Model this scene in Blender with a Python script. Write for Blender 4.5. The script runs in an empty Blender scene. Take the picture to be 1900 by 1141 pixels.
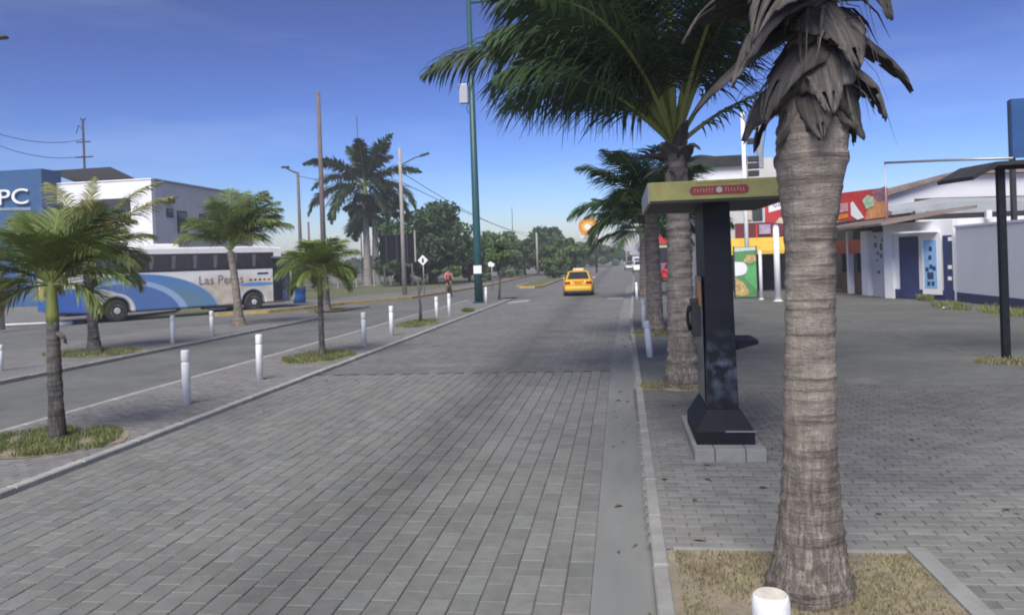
import bpy, bmesh, math, random
import numpy as np
from mathutils import Vector, Matrix
R = math.radians
random.seed(7); RNG = np.random.default_rng(7)
SC = bpy.context.scene
COL = SC.collection

# ------------------------------------------------------------------ camera
W, H = 1900, 1141
F, PX, PY, ROLL, H0 = 1435.0, 950.0, 490.0, R(2.0), 2.15
def unroll(px, py):
    dx, dy = (px-PX)/F, -(py-PY)/F
    c, s = math.cos(ROLL), math.sin(ROLL)
    return dx*c+dy*s, -dx*s+dy*c
_vx, _vy = unroll(1150, 478)
PITCH, YAW = math.atan(_vy), math.atan(_vx)
_c, _s, _c2, _s2 = math.cos(PITCH), math.sin(PITCH), math.cos(YAW), math.sin(YAW)
R0 = Vector((_c2, _s2, 0)); U0 = Vector((-_s2*_s, _c2*_s, _c)); FW = Vector((-_s2*_c, _c2*_c, -_s))
def ray(px, py):
    x, y = unroll(px, py); return R0*x + FW + U0*y
def G(px, py, z=0.0):
    d = ray(px, py); return Vector((0, 0, H0)) + d*((z-H0)/d.z)
def D(px, py, Y):
    d = ray(px, py); return Vector((0, 0, H0)) + d*(Y/d.y)
def up(b, px, py):
    d = ray(px, py); return H0 + d.z*math.hypot(b[0], b[1])/math.hypot(d.x, d.y)
def proj(p):
    v = Vector(p)-Vector((0, 0, H0)); f = v.dot(FW)
    if f < .1: return (-9999, -9999)
    X, Y = v.dot(R0)/f, v.dot(U0)/f
    c, s = math.cos(ROLL), math.sin(ROLL)
    return PX+(X*c-Y*s)*F, PY-(X*s+Y*c)*F
cam_d = bpy.data.cameras.new('camera'); cam = bpy.data.objects.new('camera', cam_d); COL.objects.link(cam)
cam_d.sensor_fit = 'HORIZONTAL'; cam_d.sensor_width = 36; cam_d.lens = F/W*36
cam_d.shift_y = -(H/2-PY)/W; cam_d.clip_start = .05; cam_d.clip_end = 6000
rt = R0*math.cos(ROLL)-U0*math.sin(ROLL); upv = R0*math.sin(ROLL)+U0*math.cos(ROLL)
m = Matrix((rt, upv, -FW)).transposed().to_4x4(); m.translation = (0, 0, H0)
cam.matrix_world = m; SC.camera = cam

# ------------------------------------------------------------------ light
SUN_AZ, SUN_EL = R(187), R(50)      # direction towards the sun, clockwise from +Y: almost straight behind the camera, a little left
wd = bpy.data.worlds.new('World'); SC.world = wd; wd.use_nodes = True
wn, wl = wd.node_tree.nodes, wd.node_tree.links
sky = wn.new('ShaderNodeTexSky'); sky.sky_type = 'NISHITA'; sky.sun_disc = False
sky.sun_elevation = SUN_EL; sky.sun_rotation = SUN_AZ; sky.air_density = 1.0; sky.dust_density = .5; sky.ozone_density = 6.0
bg = wn['Background']; bg.inputs['Strength'].default_value = .1
def vmath(op, a, b):
    n = wn.new('ShaderNodeVectorMath'); n.operation = op; wl.new(a, n.inputs[0])
    if op == 'SCALE': n.inputs['Scale'].default_value = b
    else: n.inputs[1].default_value = b
    return n.outputs[0]
gm = wn.new('ShaderNodeGamma'); gm.inputs[1].default_value = 2.35          # deeper blue, paler towards the horizon
wl.new(vmath('MULTIPLY', sky.outputs[0], (.117, .1015, .1)), gm.inputs[0])
skyc = vmath('SCALE', gm.outputs[0], 10.0)
# thin high cloud, everywhere in the sky
tc_ = wn.new('ShaderNodeTexCoord'); mp_ = wn.new('ShaderNodeMapping'); mp_.inputs['Scale'].default_value = (1.2, 1.2, 7); wl.new(tc_.outputs['Generated'], mp_.inputs[0])
cn = wn.new('ShaderNodeTexNoise'); cn.inputs['Scale'].default_value = 2.2; cn.inputs['Detail'].default_value = 7; cn.inputs['Roughness'].default_value = .55; wl.new(mp_.outputs[0], cn.inputs['Vector'])
cm = wn.new('ShaderNodeMapRange'); cm.inputs[1].default_value = .48; cm.inputs[2].default_value = .78; cm.inputs[3].default_value = .05; cm.inputs[4].default_value = .17; wl.new(cn.outputs['Fac'], cm.inputs[0])
cmx = wn.new('ShaderNodeMix'); cmx.data_type = 'RGBA'; wl.new(cm.outputs[0], cmx.inputs[0]); wl.new(skyc, cmx.inputs[6]); cmx.inputs[7].default_value = (3.9, 4.2, 5.2, 1)
wl.new(cmx.outputs[2], bg.inputs['Color'])
sl = bpy.data.lights.new('sun', 'SUN'); sl.energy = 2.1; sl.angle = R(38); sl.color = (1, .95, .83)
so = bpy.data.objects.new('sun', sl); COL.objects.link(so)
sd = Vector((math.sin(SUN_AZ)*math.cos(SUN_EL), math.cos(SUN_AZ)*math.cos(SUN_EL), math.sin(SUN_EL)))
so.rotation_euler = sd.to_track_quat('Z', 'Y').to_euler(); so.location = sd*60
vs = SC.view_settings; vs.view_transform = 'Standard'; vs.look = 'None'; vs.gamma = 1; vs.exposure = 1.3; vs.use_curve_mapping = False
SC.cycles.filter_width = 1.9

# ------------------------------------------------------------------ materials
MATS = {}
def node(nt, t, **kw):
    n = nt.nodes.new(t)
    for k, v in kw.items(): setattr(n, k, v)
    return n
def rgb(c): return (c[0], c[1], c[2], 1)
def mth(nt, op, a, b=None, c=None):
    n = node(nt, 'ShaderNodeMath', operation=op)
    for i, v in enumerate((a, b, c)):
        if v is None: continue
        if isinstance(v, (int, float)): n.inputs[i].default_value = v
        else: nt.links.new(v, n.inputs[i])
    return n.outputs[0]
def mat(name, col, rough=.75, var=.18, scale=4., bump=0., metal=0., spec=.4, world=False, island=0., objr=0., stretch=(1, 1, 1), trans=0., col2=None, detail=6., bscale=None, tint=None):
    if name in MATS: return MATS[name]
    M = bpy.data.materials.new(name); M.use_nodes = True; nt = M.node_tree; L = nt.links
    p = nt.nodes['Principled BSDF']
    p.inputs['Roughness'].default_value = rough; p.inputs['Metallic'].default_value = metal
    p.inputs['Specular IOR Level'].default_value = spec
    if world: co = node(nt, 'ShaderNodeNewGeometry').outputs['Position']
    else: co = node(nt, 'ShaderNodeTexCoord').outputs['Object']
    mp = node(nt, 'ShaderNodeMapping'); mp.inputs['Scale'].default_value = stretch; L.new(co, mp.inputs[0]); co = mp.outputs[0]
    nz = node(nt, 'ShaderNodeTexNoise'); nz.inputs['Scale'].default_value = scale; nz.inputs['Detail'].default_value = detail; nz.inputs['Roughness'].default_value = .62
    L.new(co, nz.inputs['Vector'])
    cr = node(nt, 'ShaderNodeValToRGB'); L.new(nz.outputs['Fac'], cr.inputs[0])
    lo = tuple(c*(1-var) for c in col); hi = col2 if col2 else tuple(min(1, c*(1+var)) for c in col)
    cr.color_ramp.elements[0].position = .3; cr.color_ramp.elements[1].position = .7
    cr.color_ramp.elements[0].color = rgb(lo); cr.color_ramp.elements[1].color = rgb(hi)
    out = cr.outputs[0]
    if island or objr:
        src = node(nt, 'ShaderNodeNewGeometry').outputs['Random Per Island'] if island else node(nt, 'ShaderNodeObjectInfo').outputs['Random']
        a = island or objr
        mr = node(nt, 'ShaderNodeMapRange'); mr.inputs[3].default_value = 1-a; mr.inputs[4].default_value = 1+a; L.new(src, mr.inputs[0])
        hs = node(nt, 'ShaderNodeHueSaturation'); L.new(out, hs.inputs['Color']); L.new(mr.outputs[0], hs.inputs['Value'])
        out = hs.outputs[0]
        if tint:
            wnz = node(nt, 'ShaderNodeTexWhiteNoise', noise_dimensions='1D'); L.new(mth(nt, 'MULTIPLY', src, 91.7), wnz.inputs['W'])
            tr_ = node(nt, 'ShaderNodeValToRGB'); L.new(wnz.outputs['Value'], tr_.inputs[0]); tr_.color_ramp.elements[0].color = rgb(tint[0]); tr_.color_ramp.elements[1].color = rgb(tint[1])
            mx = node(nt, 'ShaderNodeMix', data_type='RGBA', blend_type='MULTIPLY'); mx.inputs[0].default_value = 1; L.new(out, mx.inputs[6]); L.new(tr_.outputs[0], mx.inputs[7]); out = mx.outputs[2]
    L.new(out, p.inputs['Base Color'])
    if bump:
        nb = node(nt, 'ShaderNodeTexNoise'); nb.inputs['Scale'].default_value = bscale or scale*6; nb.inputs['Detail'].default_value = 5; L.new(co, nb.inputs['Vector'])
        b = node(nt, 'ShaderNodeBump'); b.inputs['Strength'].default_value = bump; b.inputs['Distance'].default_value = .02; L.new(nb.outputs['Fac'], b.inputs['Height']); L.new(b.outputs[0], p.inputs['Normal'])
    if trans:
        tr = node(nt, 'ShaderNodeBsdfTranslucent'); L.new(out, tr.inputs[0]); mx = node(nt, 'ShaderNodeMixShader'); mx.inputs[0].default_value = trans
        L.new(p.outputs[0], mx.inputs[1]); L.new(tr.outputs[0], mx.inputs[2]); L.new(mx.outputs[0], nt.nodes['Material Output'].inputs[0])
    MATS[name] = M; return M
def color_chain(M):
    """the socket feeding Base Color of a material made by mat()"""
    p = M.node_tree.nodes['Principled BSDF']; return p.inputs['Base Color'].links[0].from_socket, p
def stain(M, fn_nodes):
    """multiply base colour by a factor socket built by fn_nodes(nt, position)"""
    nt = M.node_tree; src, p = color_chain(M)
    pos = node(nt, 'ShaderNodeNewGeometry').outputs['Position']
    fac = fn_nodes(nt, pos)
    hs = node(nt, 'ShaderNodeHueSaturation'); nt.links.new(src, hs.inputs['Color']); nt.links.new(fac, hs.inputs['Value'])
    nt.links.new(hs.outputs[0], p.inputs['Base Color'])
def tyre_wear(nt, pos):
    sx = node(nt, 'ShaderNodeSeparateXYZ'); nt.links.new(pos, sx.inputs[0])
    nz = node(nt, 'ShaderNodeTexNoise'); nz.inputs['Scale'].default_value = .55; nz.inputs['Detail'].default_value = 4; nt.links.new(pos, nz.inputs['Vector'])
    wob = mth(nt, 'MULTIPLY', mth(nt, 'SUBTRACT', nz.outputs['Fac'], .5), 1.3)
    x = mth(nt, 'ADD', sx.outputs[0], wob)
    d = mth(nt, 'ABSOLUTE', mth(nt, 'ADD', x, 2.25))
    band = mth(nt, 'SMOOTH_MIN', mth(nt, 'MULTIPLY', d, .4), .32, .2)
    n2 = node(nt, 'ShaderNodeTexNoise'); n2.inputs['Scale'].default_value = 1.1; n2.inputs['Detail'].default_value = 6; nt.links.new(pos, n2.inputs['Vector'])
    return mth(nt, 'ADD', mth(nt, 'ADD', band, .72), mth(nt, 'MULTIPLY', mth(nt, 'SUBTRACT', n2.outputs['Fac'], .5), .35))

ROADC = (.166, .168, .16)
m_brick = mat('road_paver', ROADC, .8, .12, 9, .3, world=True, objr=.11, tint=((1.025, .992, .985), (.98, 1.008, 1.0)))
m_brick_s = mat('road_paver_joined', ROADC, .8, .12, 9, .3, world=True, island=.11, tint=((1.025, .992, .985), (.98, 1.008, 1.0)))
for M in (m_brick, m_brick_s): stain(M, tyre_wear)
m_joint = mat('paver_joint_sand', (.125, .122, .114), .95, .25, 12, world=True)
m_joint_w = mat('walk_joint_sand', (.15, .147, .137), .95, .25, 12, world=True)
m_road = mat('far_road_paving', (.15, .152, .147), .82, .10, 1.2, .2, world=True, bscale=60); stain(m_road, tyre_wear)
m_road2 = mat('side_road_asphalt', (.134, .138, .133), .85, .13, .7, .2, world=True, bscale=60)
m_plaza = mat('plaza_paving', (.122, .126, .117), .85, .16, .6, .25, world=True, bscale=50)
m_walk = mat('walk_paver', (.175, .173, .163), .85, .14, 5, .3, world=True, objr=.13)
m_walk_s = mat('walk_paver_joined', (.175, .173, .163), .85, .14, 5, .3, world=True, island=.13)
def walk_tone(nt, pos):  # pavers lighter close by, darker farther along the walk, with random blotches
    sx = node(nt, 'ShaderNodeSeparateXYZ'); nt.links.new(pos, sx.inputs[0])
    nz = node(nt, 'ShaderNodeTexNoise'); nz.inputs['Scale'].default_value = .7; nz.inputs['Detail'].default_value = 5; nt.links.new(pos, nz.inputs['Vector'])
    y = mth(nt, 'ADD', sx.outputs[1], mth(nt, 'MULTIPLY', nz.outputs['Fac'], 3.0))
    mr = node(nt, 'ShaderNodeMapRange'); mr.interpolation_type = 'SMOOTHSTEP'; nt.links.new(y, mr.inputs[0])
    mr.inputs[1].default_value = 9.6; mr.inputs[2].default_value = 13.0; mr.inputs[3].default_value = 1.08; mr.inputs[4].default_value = .68
    n2 = node(nt, 'ShaderNodeTexNoise'); n2.inputs['Scale'].default_value = 1.6; n2.inputs['Detail'].default_value = 6; nt.links.new(pos, n2.inputs['Vector'])
    return mth(nt, 'MULTIPLY', mr.outputs[0], mth(nt, 'ADD', mth(nt, 'MULTIPLY', n2.outputs['Fac'], .5), .75))
for M in (m_walk, m_walk_s): stain(M, walk_tone)
def paver_print(bwid, brow, swap, lo=.9, hi=1.08, mort=.78):
    def fn(nt, pos):
        sx = node(nt, 'ShaderNodeSeparateXYZ'); nt.links.new(pos, sx.inputs[0]); cb = node(nt, 'ShaderNodeCombineXYZ')
        nt.links.new(sx.outputs[1 if swap else 0], cb.inputs[0]); nt.links.new(sx.outputs[0 if swap else 1], cb.inputs[1])
        b = node(nt, 'ShaderNodeTexBrick'); nt.links.new(cb.outputs[0], b.inputs['Vector']); b.inputs['Scale'].default_value = 1; b.inputs['Brick Width'].default_value = bwid; b.inputs['Row Height'].default_value = brow
        b.inputs['Mortar Size'].default_value = .006; b.inputs['Mortar Smooth'].default_value = .4; b.inputs['Color1'].default_value = (lo,)*3+(1,); b.inputs['Color2'].default_value = (hi,)*3+(1,); b.inputs['Mortar'].default_value = (mort,)*3+(1,)
        s_ = node(nt, 'ShaderNodeSeparateColor'); nt.links.new(b.outputs['Color'], s_.inputs[0])
        n2 = node(nt, 'ShaderNodeTexNoise'); n2.inputs['Scale'].default_value = .35; n2.inputs['Detail'].default_value = 8; n2.inputs['Roughness'].default_value = .65; nt.links.new(pos, n2.inputs['Vector'])
        return mth(nt, 'MULTIPLY', s_.outputs[0], mth(nt, 'ADD', mth(nt, 'MULTIPLY', n2.outputs['Fac'], .6), .7))
    return fn
stain(m_road, paver_print(.272, .177, True, .86, 1.12, .6)); stain(m_plaza, paver_print(.21, .107, False, .88, 1.12, .6)); stain(m_road2, paver_print(.27, .18, True, .93, 1.06, .88))
m_median = mat('median_paver', (.175, .172, .168), .88, .14, 5, .3, world=True, island=.14)
m_median_f = mat('median_concrete', (.165, .163, .158), .88, .2, 1.5, .3, world=True)
m_conc = mat('concrete', (.25, .25, .24), .85, .18, 3, .25, world=True)
m_gutter = mat('gutter_concrete', (.19, .197, .19), .8, .14, 2.2, .15, world=True, stretch=(1, .25, 1))
m_kerb = mat('kerb_concrete', (.26, .257, .245), .85, .2, 4, .3, world=True)
m_kerb_p = mat('pale_kerb_concrete', (.33, .325, .31), .85, .2, 4, .3, world=True)
m_yel_kerb = mat('yellow_kerb_paint', (.4, .3, .1), .7, .3, 3, .2, world=True)
m_white_kerb = mat('white_kerb_paint', (.7, .7, .67), .7, .15, 3, .1, world=True)
m_earth = mat('dry_earth', (.17, .15, .11), .95, .3, 1.5, .3, world=True, col2=(.12, .15, .06))
m_soil = mat('pit_soil', (.24, .205, .15), .95, .3, 5, .5, world=True)
m_grass = mat('grass_blade', (.165, .19, .07), .8, .35, 3, world=True, island=.35, trans=.2)
m_weed = mat('weed_leaf', (.2, .22, .08), .8, .3, 3, world=True, island=.35, trans=.2)
m_drygrass = mat('dry_grass_blade', (.33, .27, .16), .85, .3, 3, world=True, island=.35, trans=.15, col2=(.25, .235, .11))
m_white = mat('white_paint', (.84, .84, .82), .55, .12, 9, .15)
m_whitewall = mat('white_wall', (.8, .8, .8), .8, .06, .8, .15, world=True)
m_grey_shade_wall = mat('grey_and_shaded_wall', (.55, .55, .58), .85, .07, .8, .15, world=True)  # plain grey, also the white building's side wall with shade in its colour
m_blue = mat('blue_wall_panel', (.042, .105, .225), .5, .08, 1, world=True)
m_navy = mat('navy_paint', (.035, .045, .12), .5, .18, 2, .1, world=True)
m_black = mat('black_enamel', (.012, .014, .019), .6, .3, 6, .05, spec=.15)
m_darkmetal = mat('dark_metal', (.04, .042, .048), .5, .2, 5, metal=.2)
m_steel = mat('galvanised_steel', (.35, .36, .37), .45, .15, 6, metal=.6)
m_greenpole = mat('green_pole_paint', (.02, .08, .088), .4, .12, 3)
m_glass = mat('dark_glass', (.03, .033, .042), .08, .3, 1.5, spec=.6)
m_tyre = mat('tyre_rubber', (.035, .035, .036), .85, .2, 20, .2)
m_rim = mat('rim_metal', (.6, .6, .6), .5, .2, 10, metal=.1)
m_yellow = mat('taxi_yellow', (.72, .40, .015), .3, .05, 3, spec=.5)
m_red = mat('red_car_paint', (.5, .03, .035), .3, .08, 3)
m_redlamp = mat('tail_lamp', (.28, .012, .01), .2, .1, 5)
m_silverpaint = mat('silver_paint', (.45, .44, .42), .35, .08, 3, metal=.3)
m_wood = mat('brown_wood', (.14, .07, .045), .6, .25, 4, .2, stretch=(1, 1, .15))
m_rust = mat('rusted_roof_sheet', (.19, .13, .11), .8, .3, 1.2, .2, world=True, col2=(.3, .25, .22))
m_greysheet = mat('grey_roof_sheet', (.36, .38, .39), .6, .15, 1.2, .2, world=True)
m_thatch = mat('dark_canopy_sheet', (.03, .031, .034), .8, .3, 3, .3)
m_signred = mat('sign_red', (.5, .045, .04), .45, .1, 2)
m_signyel = mat('sign_yellow', (.75, .5, .06), .5, .12, 2)
m_signorange = mat('sign_orange', (.68, .24, .03), .5, .12, 2)
m_signgreen = mat('sign_green', (.1, .27, .1), .5, .2, 3)
m_signwhite = mat('sign_white', (.78, .78, .78), .5, .04, 3)
m_maroon = mat('maroon_sign', (.13, .03, .045), .5, .2, 2)
m_cream = mat('cream_panel', (.6, .5, .38), .6, .2, 4)
m_lightblue = mat('light_blue_panel', (.25, .45, .72), .5, .15, 5, world=True)
m_canopy = mat('faded_yellow_panel', (.36, .335, .12), .5, .14, 7, .05)
m_skin = mat('skin', (.34, .19, .13), .55, .05, 10)
m_pinkshirt = mat('pink_shirt', (.68, .16, .16), .8, .15, 10)
m_shorts = mat('black_shorts', (.02, .02, .025), .85, .2, 10)
m_bin = mat('blue_plastic', (.02, .1, .32), .45, .1, 5)
m_wire = mat('cable_rubber', (.03, .03, .035), .7, .1, 5)
m_polecon = mat('pole_concrete', (.33, .31, .28), .85, .15, 4, .2)
m_polebrown = mat('weathered_pole', (.15, .12, .11), .85, .2, 4, .3)
# palm materials
m_trunk = mat('palm_trunk_bark', (.225, .19, .158), .92, .25, 5, .4, stretch=(1, 1, 2.5), col2=(.35, .302, .255))
def bark(M, zc, amt=.55):
    nt = M.node_tree; src, p = color_chain(M); oc = node(nt, 'ShaderNodeTexCoord').outputs['Object']
    def nz(st, sc, d=8):
        mp = node(nt, 'ShaderNodeMapping'); mp.inputs['Scale'].default_value = st; nt.links.new(oc, mp.inputs[0]); n = node(nt, 'ShaderNodeTexNoise'); n.inputs['Scale'].default_value = sc; n.inputs['Detail'].default_value = d; n.inputs['Roughness'].default_value = .7; nt.links.new(mp.outputs[0], n.inputs['Vector']); return n.outputs['Fac']
    def ramp(v, a, b, c, d):
        mr = node(nt, 'ShaderNodeMapRange'); nt.links.new(v, mr.inputs[0]); mr.inputs[1].default_value = a; mr.inputs[2].default_value = b; mr.inputs[3].default_value = c; mr.inputs[4].default_value = d; return mr.outputs[0]
    sz = node(nt, 'ShaderNodeSeparateXYZ'); nt.links.new(oc, sz.inputs[0])
    rings = ramp(nz((.6, .6, 9), 2.2), .36, .5, .55, 1.0)           # dark ring scars
    fis = ramp(nz((1, 1, .12), 42, 4), .42, .6, .45, 1.15)           # vertical fibres
    low = ramp(sz.outputs[2], zc, zc+1.1, 1.0, .25)
    fis = mth(nt, 'ADD', mth(nt, 'MULTIPLY', mth(nt, 'SUBTRACT', fis, 1.0), low), 1.0)
    blot = ramp(nz((1, 1, .6), 3.5, 5), .35, .65, .72, 1.22)
    v = mth(nt, 'MULTIPLY', mth(nt, 'MULTIPLY', rings, fis), blot)
    hs = node(nt, 'ShaderNodeHueSaturation'); nt.links.new(src, hs.inputs['Color']); nt.links.new(v, hs.inputs['Value']); nt.links.new(hs.outputs[0], p.inputs['Base Color'])
    b = p.inputs['Normal'].links[0].from_node; bb = node(nt, 'ShaderNodeBump'); bb.inputs['Strength'].default_value = .8; bb.inputs['Distance'].default_value = .015; nt.links.new(v, bb.inputs['Height']); nt.links.new(b.outputs[0], bb.inputs['Normal']); nt.links.new(bb.outputs[0], p.inputs['Normal'])
bark(m_trunk, .2)
m_trunk_g = mat('grey_palm_trunk', (.10, .09, .085), .9, .3, 5, .6, stretch=(.6, .6, 4), col2=(.2, .185, .17))
bark(m_trunk_g, .2)
m_trunk_royal = mat('royal_palm_trunk', (.3, .27, .25), .85, .15, 2, .3, stretch=(.6, .6, 3))
m_shaft = mat('palm_crownshaft', (.2, .23, .06), .6, .2, 5, stretch=(3, 3, .5))
m_sheath = mat('dry_palm_sheath', (.105, .09, .078), .95, .45, 9, .9, stretch=(.35, 7, .35), objr=.3, trans=.06, col2=(.22, .2, .185))
m_frond = mat('palm_leaflet_dark', (.04, .075, .032), .5, .3, 1.5, objr=.3, trans=.22, spec=.35)
m_frond_m = mat('palm_leaflet_mid', (.15, .2, .055), .5, .3, 1.5, objr=.25, trans=.25, spec=.35)
m_frond_y = mat('palm_leaflet_yellow', (.36, .31, .09), .55, .25, 1.2, objr=.2, trans=.25, col2=(.2, .25, .07))
m_frond_dry = mat('palm_leaflet_dry', (.22, .17, .11), .8, .3, 1.2, objr=.2, trans=.15)
m_leaf = mat('tree_leaf_dark', (.045, .09, .032), .6, .4, .6, island=.45, trans=.18)
m_leaf2 = mat('tree_leaf_mid', (.09, .15, .045), .6, .35, .6, island=.45, trans=.18)
m_bark = mat('tree_bark', (.12, .095, .075), .9, .3, 6, .5)

# ------------------------------------------------------------------ mesh building
class MB:
    def __init__(s): s.v, s.f, s.m = [], [], []
    def add(s, vs, fs, mi=0):
        o = len(s.v); s.v += [tuple(v) for v in vs]; s.f += [tuple(i+o for i in f) for f in fs]; s.m += [mi]*len(fs); return s
    def box(s, c, d, rz=0, mi=0, ry=0, rx=0):
        x, y, z = d[0]/2, d[1]/2, d[2]/2
        q = Matrix.Rotation(rz, 3, 'Z') @ Matrix.Rotation(ry, 3, 'Y') @ Matrix.Rotation(rx, 3, 'X')
        vs = [Vector(c)+q @ Vector(p) for p in ((-x,-y,-z),(x,-y,-z),(x,y,-z),(-x,y,-z),(-x,-y,z),(x,-y,z),(x,y,z),(-x,y,z))]
        return s.add(vs, [(3,2,1,0),(4,5,6,7),(0,1,5,4),(1,2,6,5),(2,3,7,6),(3,0,4,7)], mi)
    def prism(s, pts, a, b, axis='y', mi=0):
        """extrude a 2D outline between a and b along axis"""
        def P(p, t): return (p[0], t, p[1]) if axis == 'y' else ((t, p[0], p[1]) if axis == 'x' else (p[0], p[1], t))
        n = len(pts); vs = [P(p, a) for p in pts]+[P(p, b) for p in pts]
        fs = [tuple(range(n)), tuple(range(2*n-1, n-1, -1))]+[((i+1) % n, i, n+i, n+(i+1) % n) for i in range(n)]
        return s.add(vs, fs, mi)
    def tube(s, path, rad, n=8, cap=True, mi=0):
        path = [Vector(p) for p in path]; k = len(path)
        rad = rad if hasattr(rad, '__len__') else [rad]*k
        vs, fs = [], []; ref = None
        for i, p in enumerate(path):
            t = (path[min(i+1, k-1)]-path[max(i-1, 0)]).normalized()
            if ref is None: ref = Vector((1, 0, 0)) if abs(t.x) < .9 else Vector((0, 1, 0))
            a = (ref-t*ref.dot(t)).normalized(); b = t.cross(a); ref = a
            for j in range(n):
                th = 2*math.pi*j/n; vs.append(p+(a*math.cos(th)+b*math.sin(th))*rad[i])
        for i in range(k-1):
            for j in range(n): fs.append((i*n+j, i*n+(j+1) % n, (i+1)*n+(j+1) % n, (i+1)*n+j))
        if cap: fs += [tuple(range(n-1, -1, -1)), tuple((k-1)*n+j for j in range(n))]
        return s.add(vs, fs, mi)
    def lathe(s, prof, n=16, c=(0, 0, 0), axis='z', mi=0):
        vs, fs = [], []; k = len(prof); c = Vector(c)
        for r, z in prof:
            for j in range(n):
                th = 2*math.pi*j/n; x, y = r*math.cos(th), r*math.sin(th)
                vs.append(c+Vector((x, y, z) if axis == 'z' else ((x, z, y) if axis == 'y' else (z, x, y))))
        for i in range(k-1):
            for j in range(n): fs.append((i*n+j, i*n+(j+1) % n, (i+1)*n+(j+1) % n, (i+1)*n+j))
        fs += [tuple(range(n-1, -1, -1)), tuple((k-1)*n+j for j in range(n))]
        return s.add(vs, fs, mi)
    def loft(s, rings, mi=0, cap=True):
        n = len(rings[0]); vs = [p for r in rings for p in r]; fs = []
        for i in range(len(rings)-1):
            for j in range(n): fs.append((i*n+j, i*n+(j+1) % n, (i+1)*n+(j+1) % n, (i+1)*n+j))
        if cap: fs += [tuple(range(n-1, -1, -1)), tuple((len(rings)-1)*n+j for j in range(n))]
        return s.add(vs, fs, mi)
    def mesh(s, name, mats, smooth=False):
        me = bpy.data.meshes.new(name); me.from_pydata(s.v, [], s.f)
        for M in (mats if isinstance(mats, (list, tuple)) else [mats]): me.materials.append(M)
        if any(s.m): me.polygons.foreach_set('material_index', s.m)
        if smooth: me.polygons.foreach_set('use_smooth', [True]*len(me.polygons))
        me.update(); return me
    def build(s, name, mats, parent=None, smooth=False, loc=None, rz=0, bevel=0, fix=True):
        me = s.mesh(name, mats, smooth)
        if fix:
            bm = bmesh.new(); bm.from_mesh(me); bmesh.ops.recalc_face_normals(bm, faces=bm.faces); bm.to_mesh(me); bm.free()
        return link(name, me, parent, loc, rz, bevel)
def link(name, me, parent=None, loc=None, rz=0, bevel=0):
    o = bpy.data.objects.new(name, me); COL.objects.link(o)
    if parent: o.parent = parent
    if loc is not None: o.location = loc
    o.rotation_euler.z = rz
    if bevel:
        b = o.modifiers.new('bevel', 'BEVEL'); b.width = bevel; b.segments = 2; b.limit_method = 'ANGLE'; b.angle_limit = R(35)
    return o
def tag(o, label, cat, group=None, kind=None):
    o['label'] = label; o['category'] = cat
    if group: o['group'] = group
    if kind: o['kind'] = kind
    return o
def thing(name, label, cat, loc=(0, 0, 0), rz=0, group=None):
    o = bpy.data.objects.new(name, None); COL.objects.link(o); o.location = loc; o.rotation_euler.z = rz; o.empty_display_size = .2
    return tag(o, label, cat, group)
def struct(o): o['kind'] = 'structure'; return o
def poly(name, pts, z, M, parent=None, zb=None):
    mb = MB()
    if zb is None: mb.add([(p[0], p[1], z) for p in pts], [tuple(range(len(pts)))])
    else: mb.prism(pts, zb, z, 'z')
    return mb.build(name, M, parent)
def text_mesh(txt, size, depth=.01):
    cu = bpy.data.curves.new('txt', 'FONT'); cu.body = txt; cu.size = size; cu.extrude = depth; cu.align_x = 'CENTER'; cu.align_y = 'CENTER'
    o = bpy.data.objects.new('txt', cu); me = bpy.data.meshes.new_from_object(o); bpy.data.objects.remove(o); return me
def lettering(name, txt, size, M, parent, loc, rot, depth=.01, bold=0):
    me = text_mesh(txt, size, depth); me.materials.clear(); me.materials.append(M)
    o = link(name, me, parent, loc); o.rotation_euler = rot; return o

# ------------------------------------------------------------------ the setting
ground = struct(poly('ground', [(-900, -200), (900, -200), (900, 2500), (-900, 2500)], -.06, m_earth))
RL, RR = -6.1, -.25          # carriageway
BRICK_END = 14.9
road = struct(poly('road', [(RL-.02, -6), (RR+.02, -6), (RR+.02, BRICK_END), (RL-.02, BRICK_END)], -.012, m_joint))
poly('asphalt', [(RL-.02, BRICK_END), (.12, BRICK_END), (.28, 26), (1.53, 90), (2.4, 420), (-6.2, 420)], -.002, m_road, road)
side_road = struct(poly('side_road', [(-12.7, -6), (-8.6, -6), (-8.6, 43.6), (-6.1, 46), (-6.1, 60), (-8.6, 62), (-8.6, 420), (-12.6, 420), (-12.6, 66), (-13.9, 50), (-16.2, 44), (-18.4, 38.2), (-30, 30), (-60, 26), (-60, 12), (-12.7, 12)], -.006, m_road2))
plaza = struct(poly('plaza', [(.3, -6), (60, -6), (60, 420), (5, 420), (1.57, 90), (.33, 26), (.26, 14)], .085, m_plaza))

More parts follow.
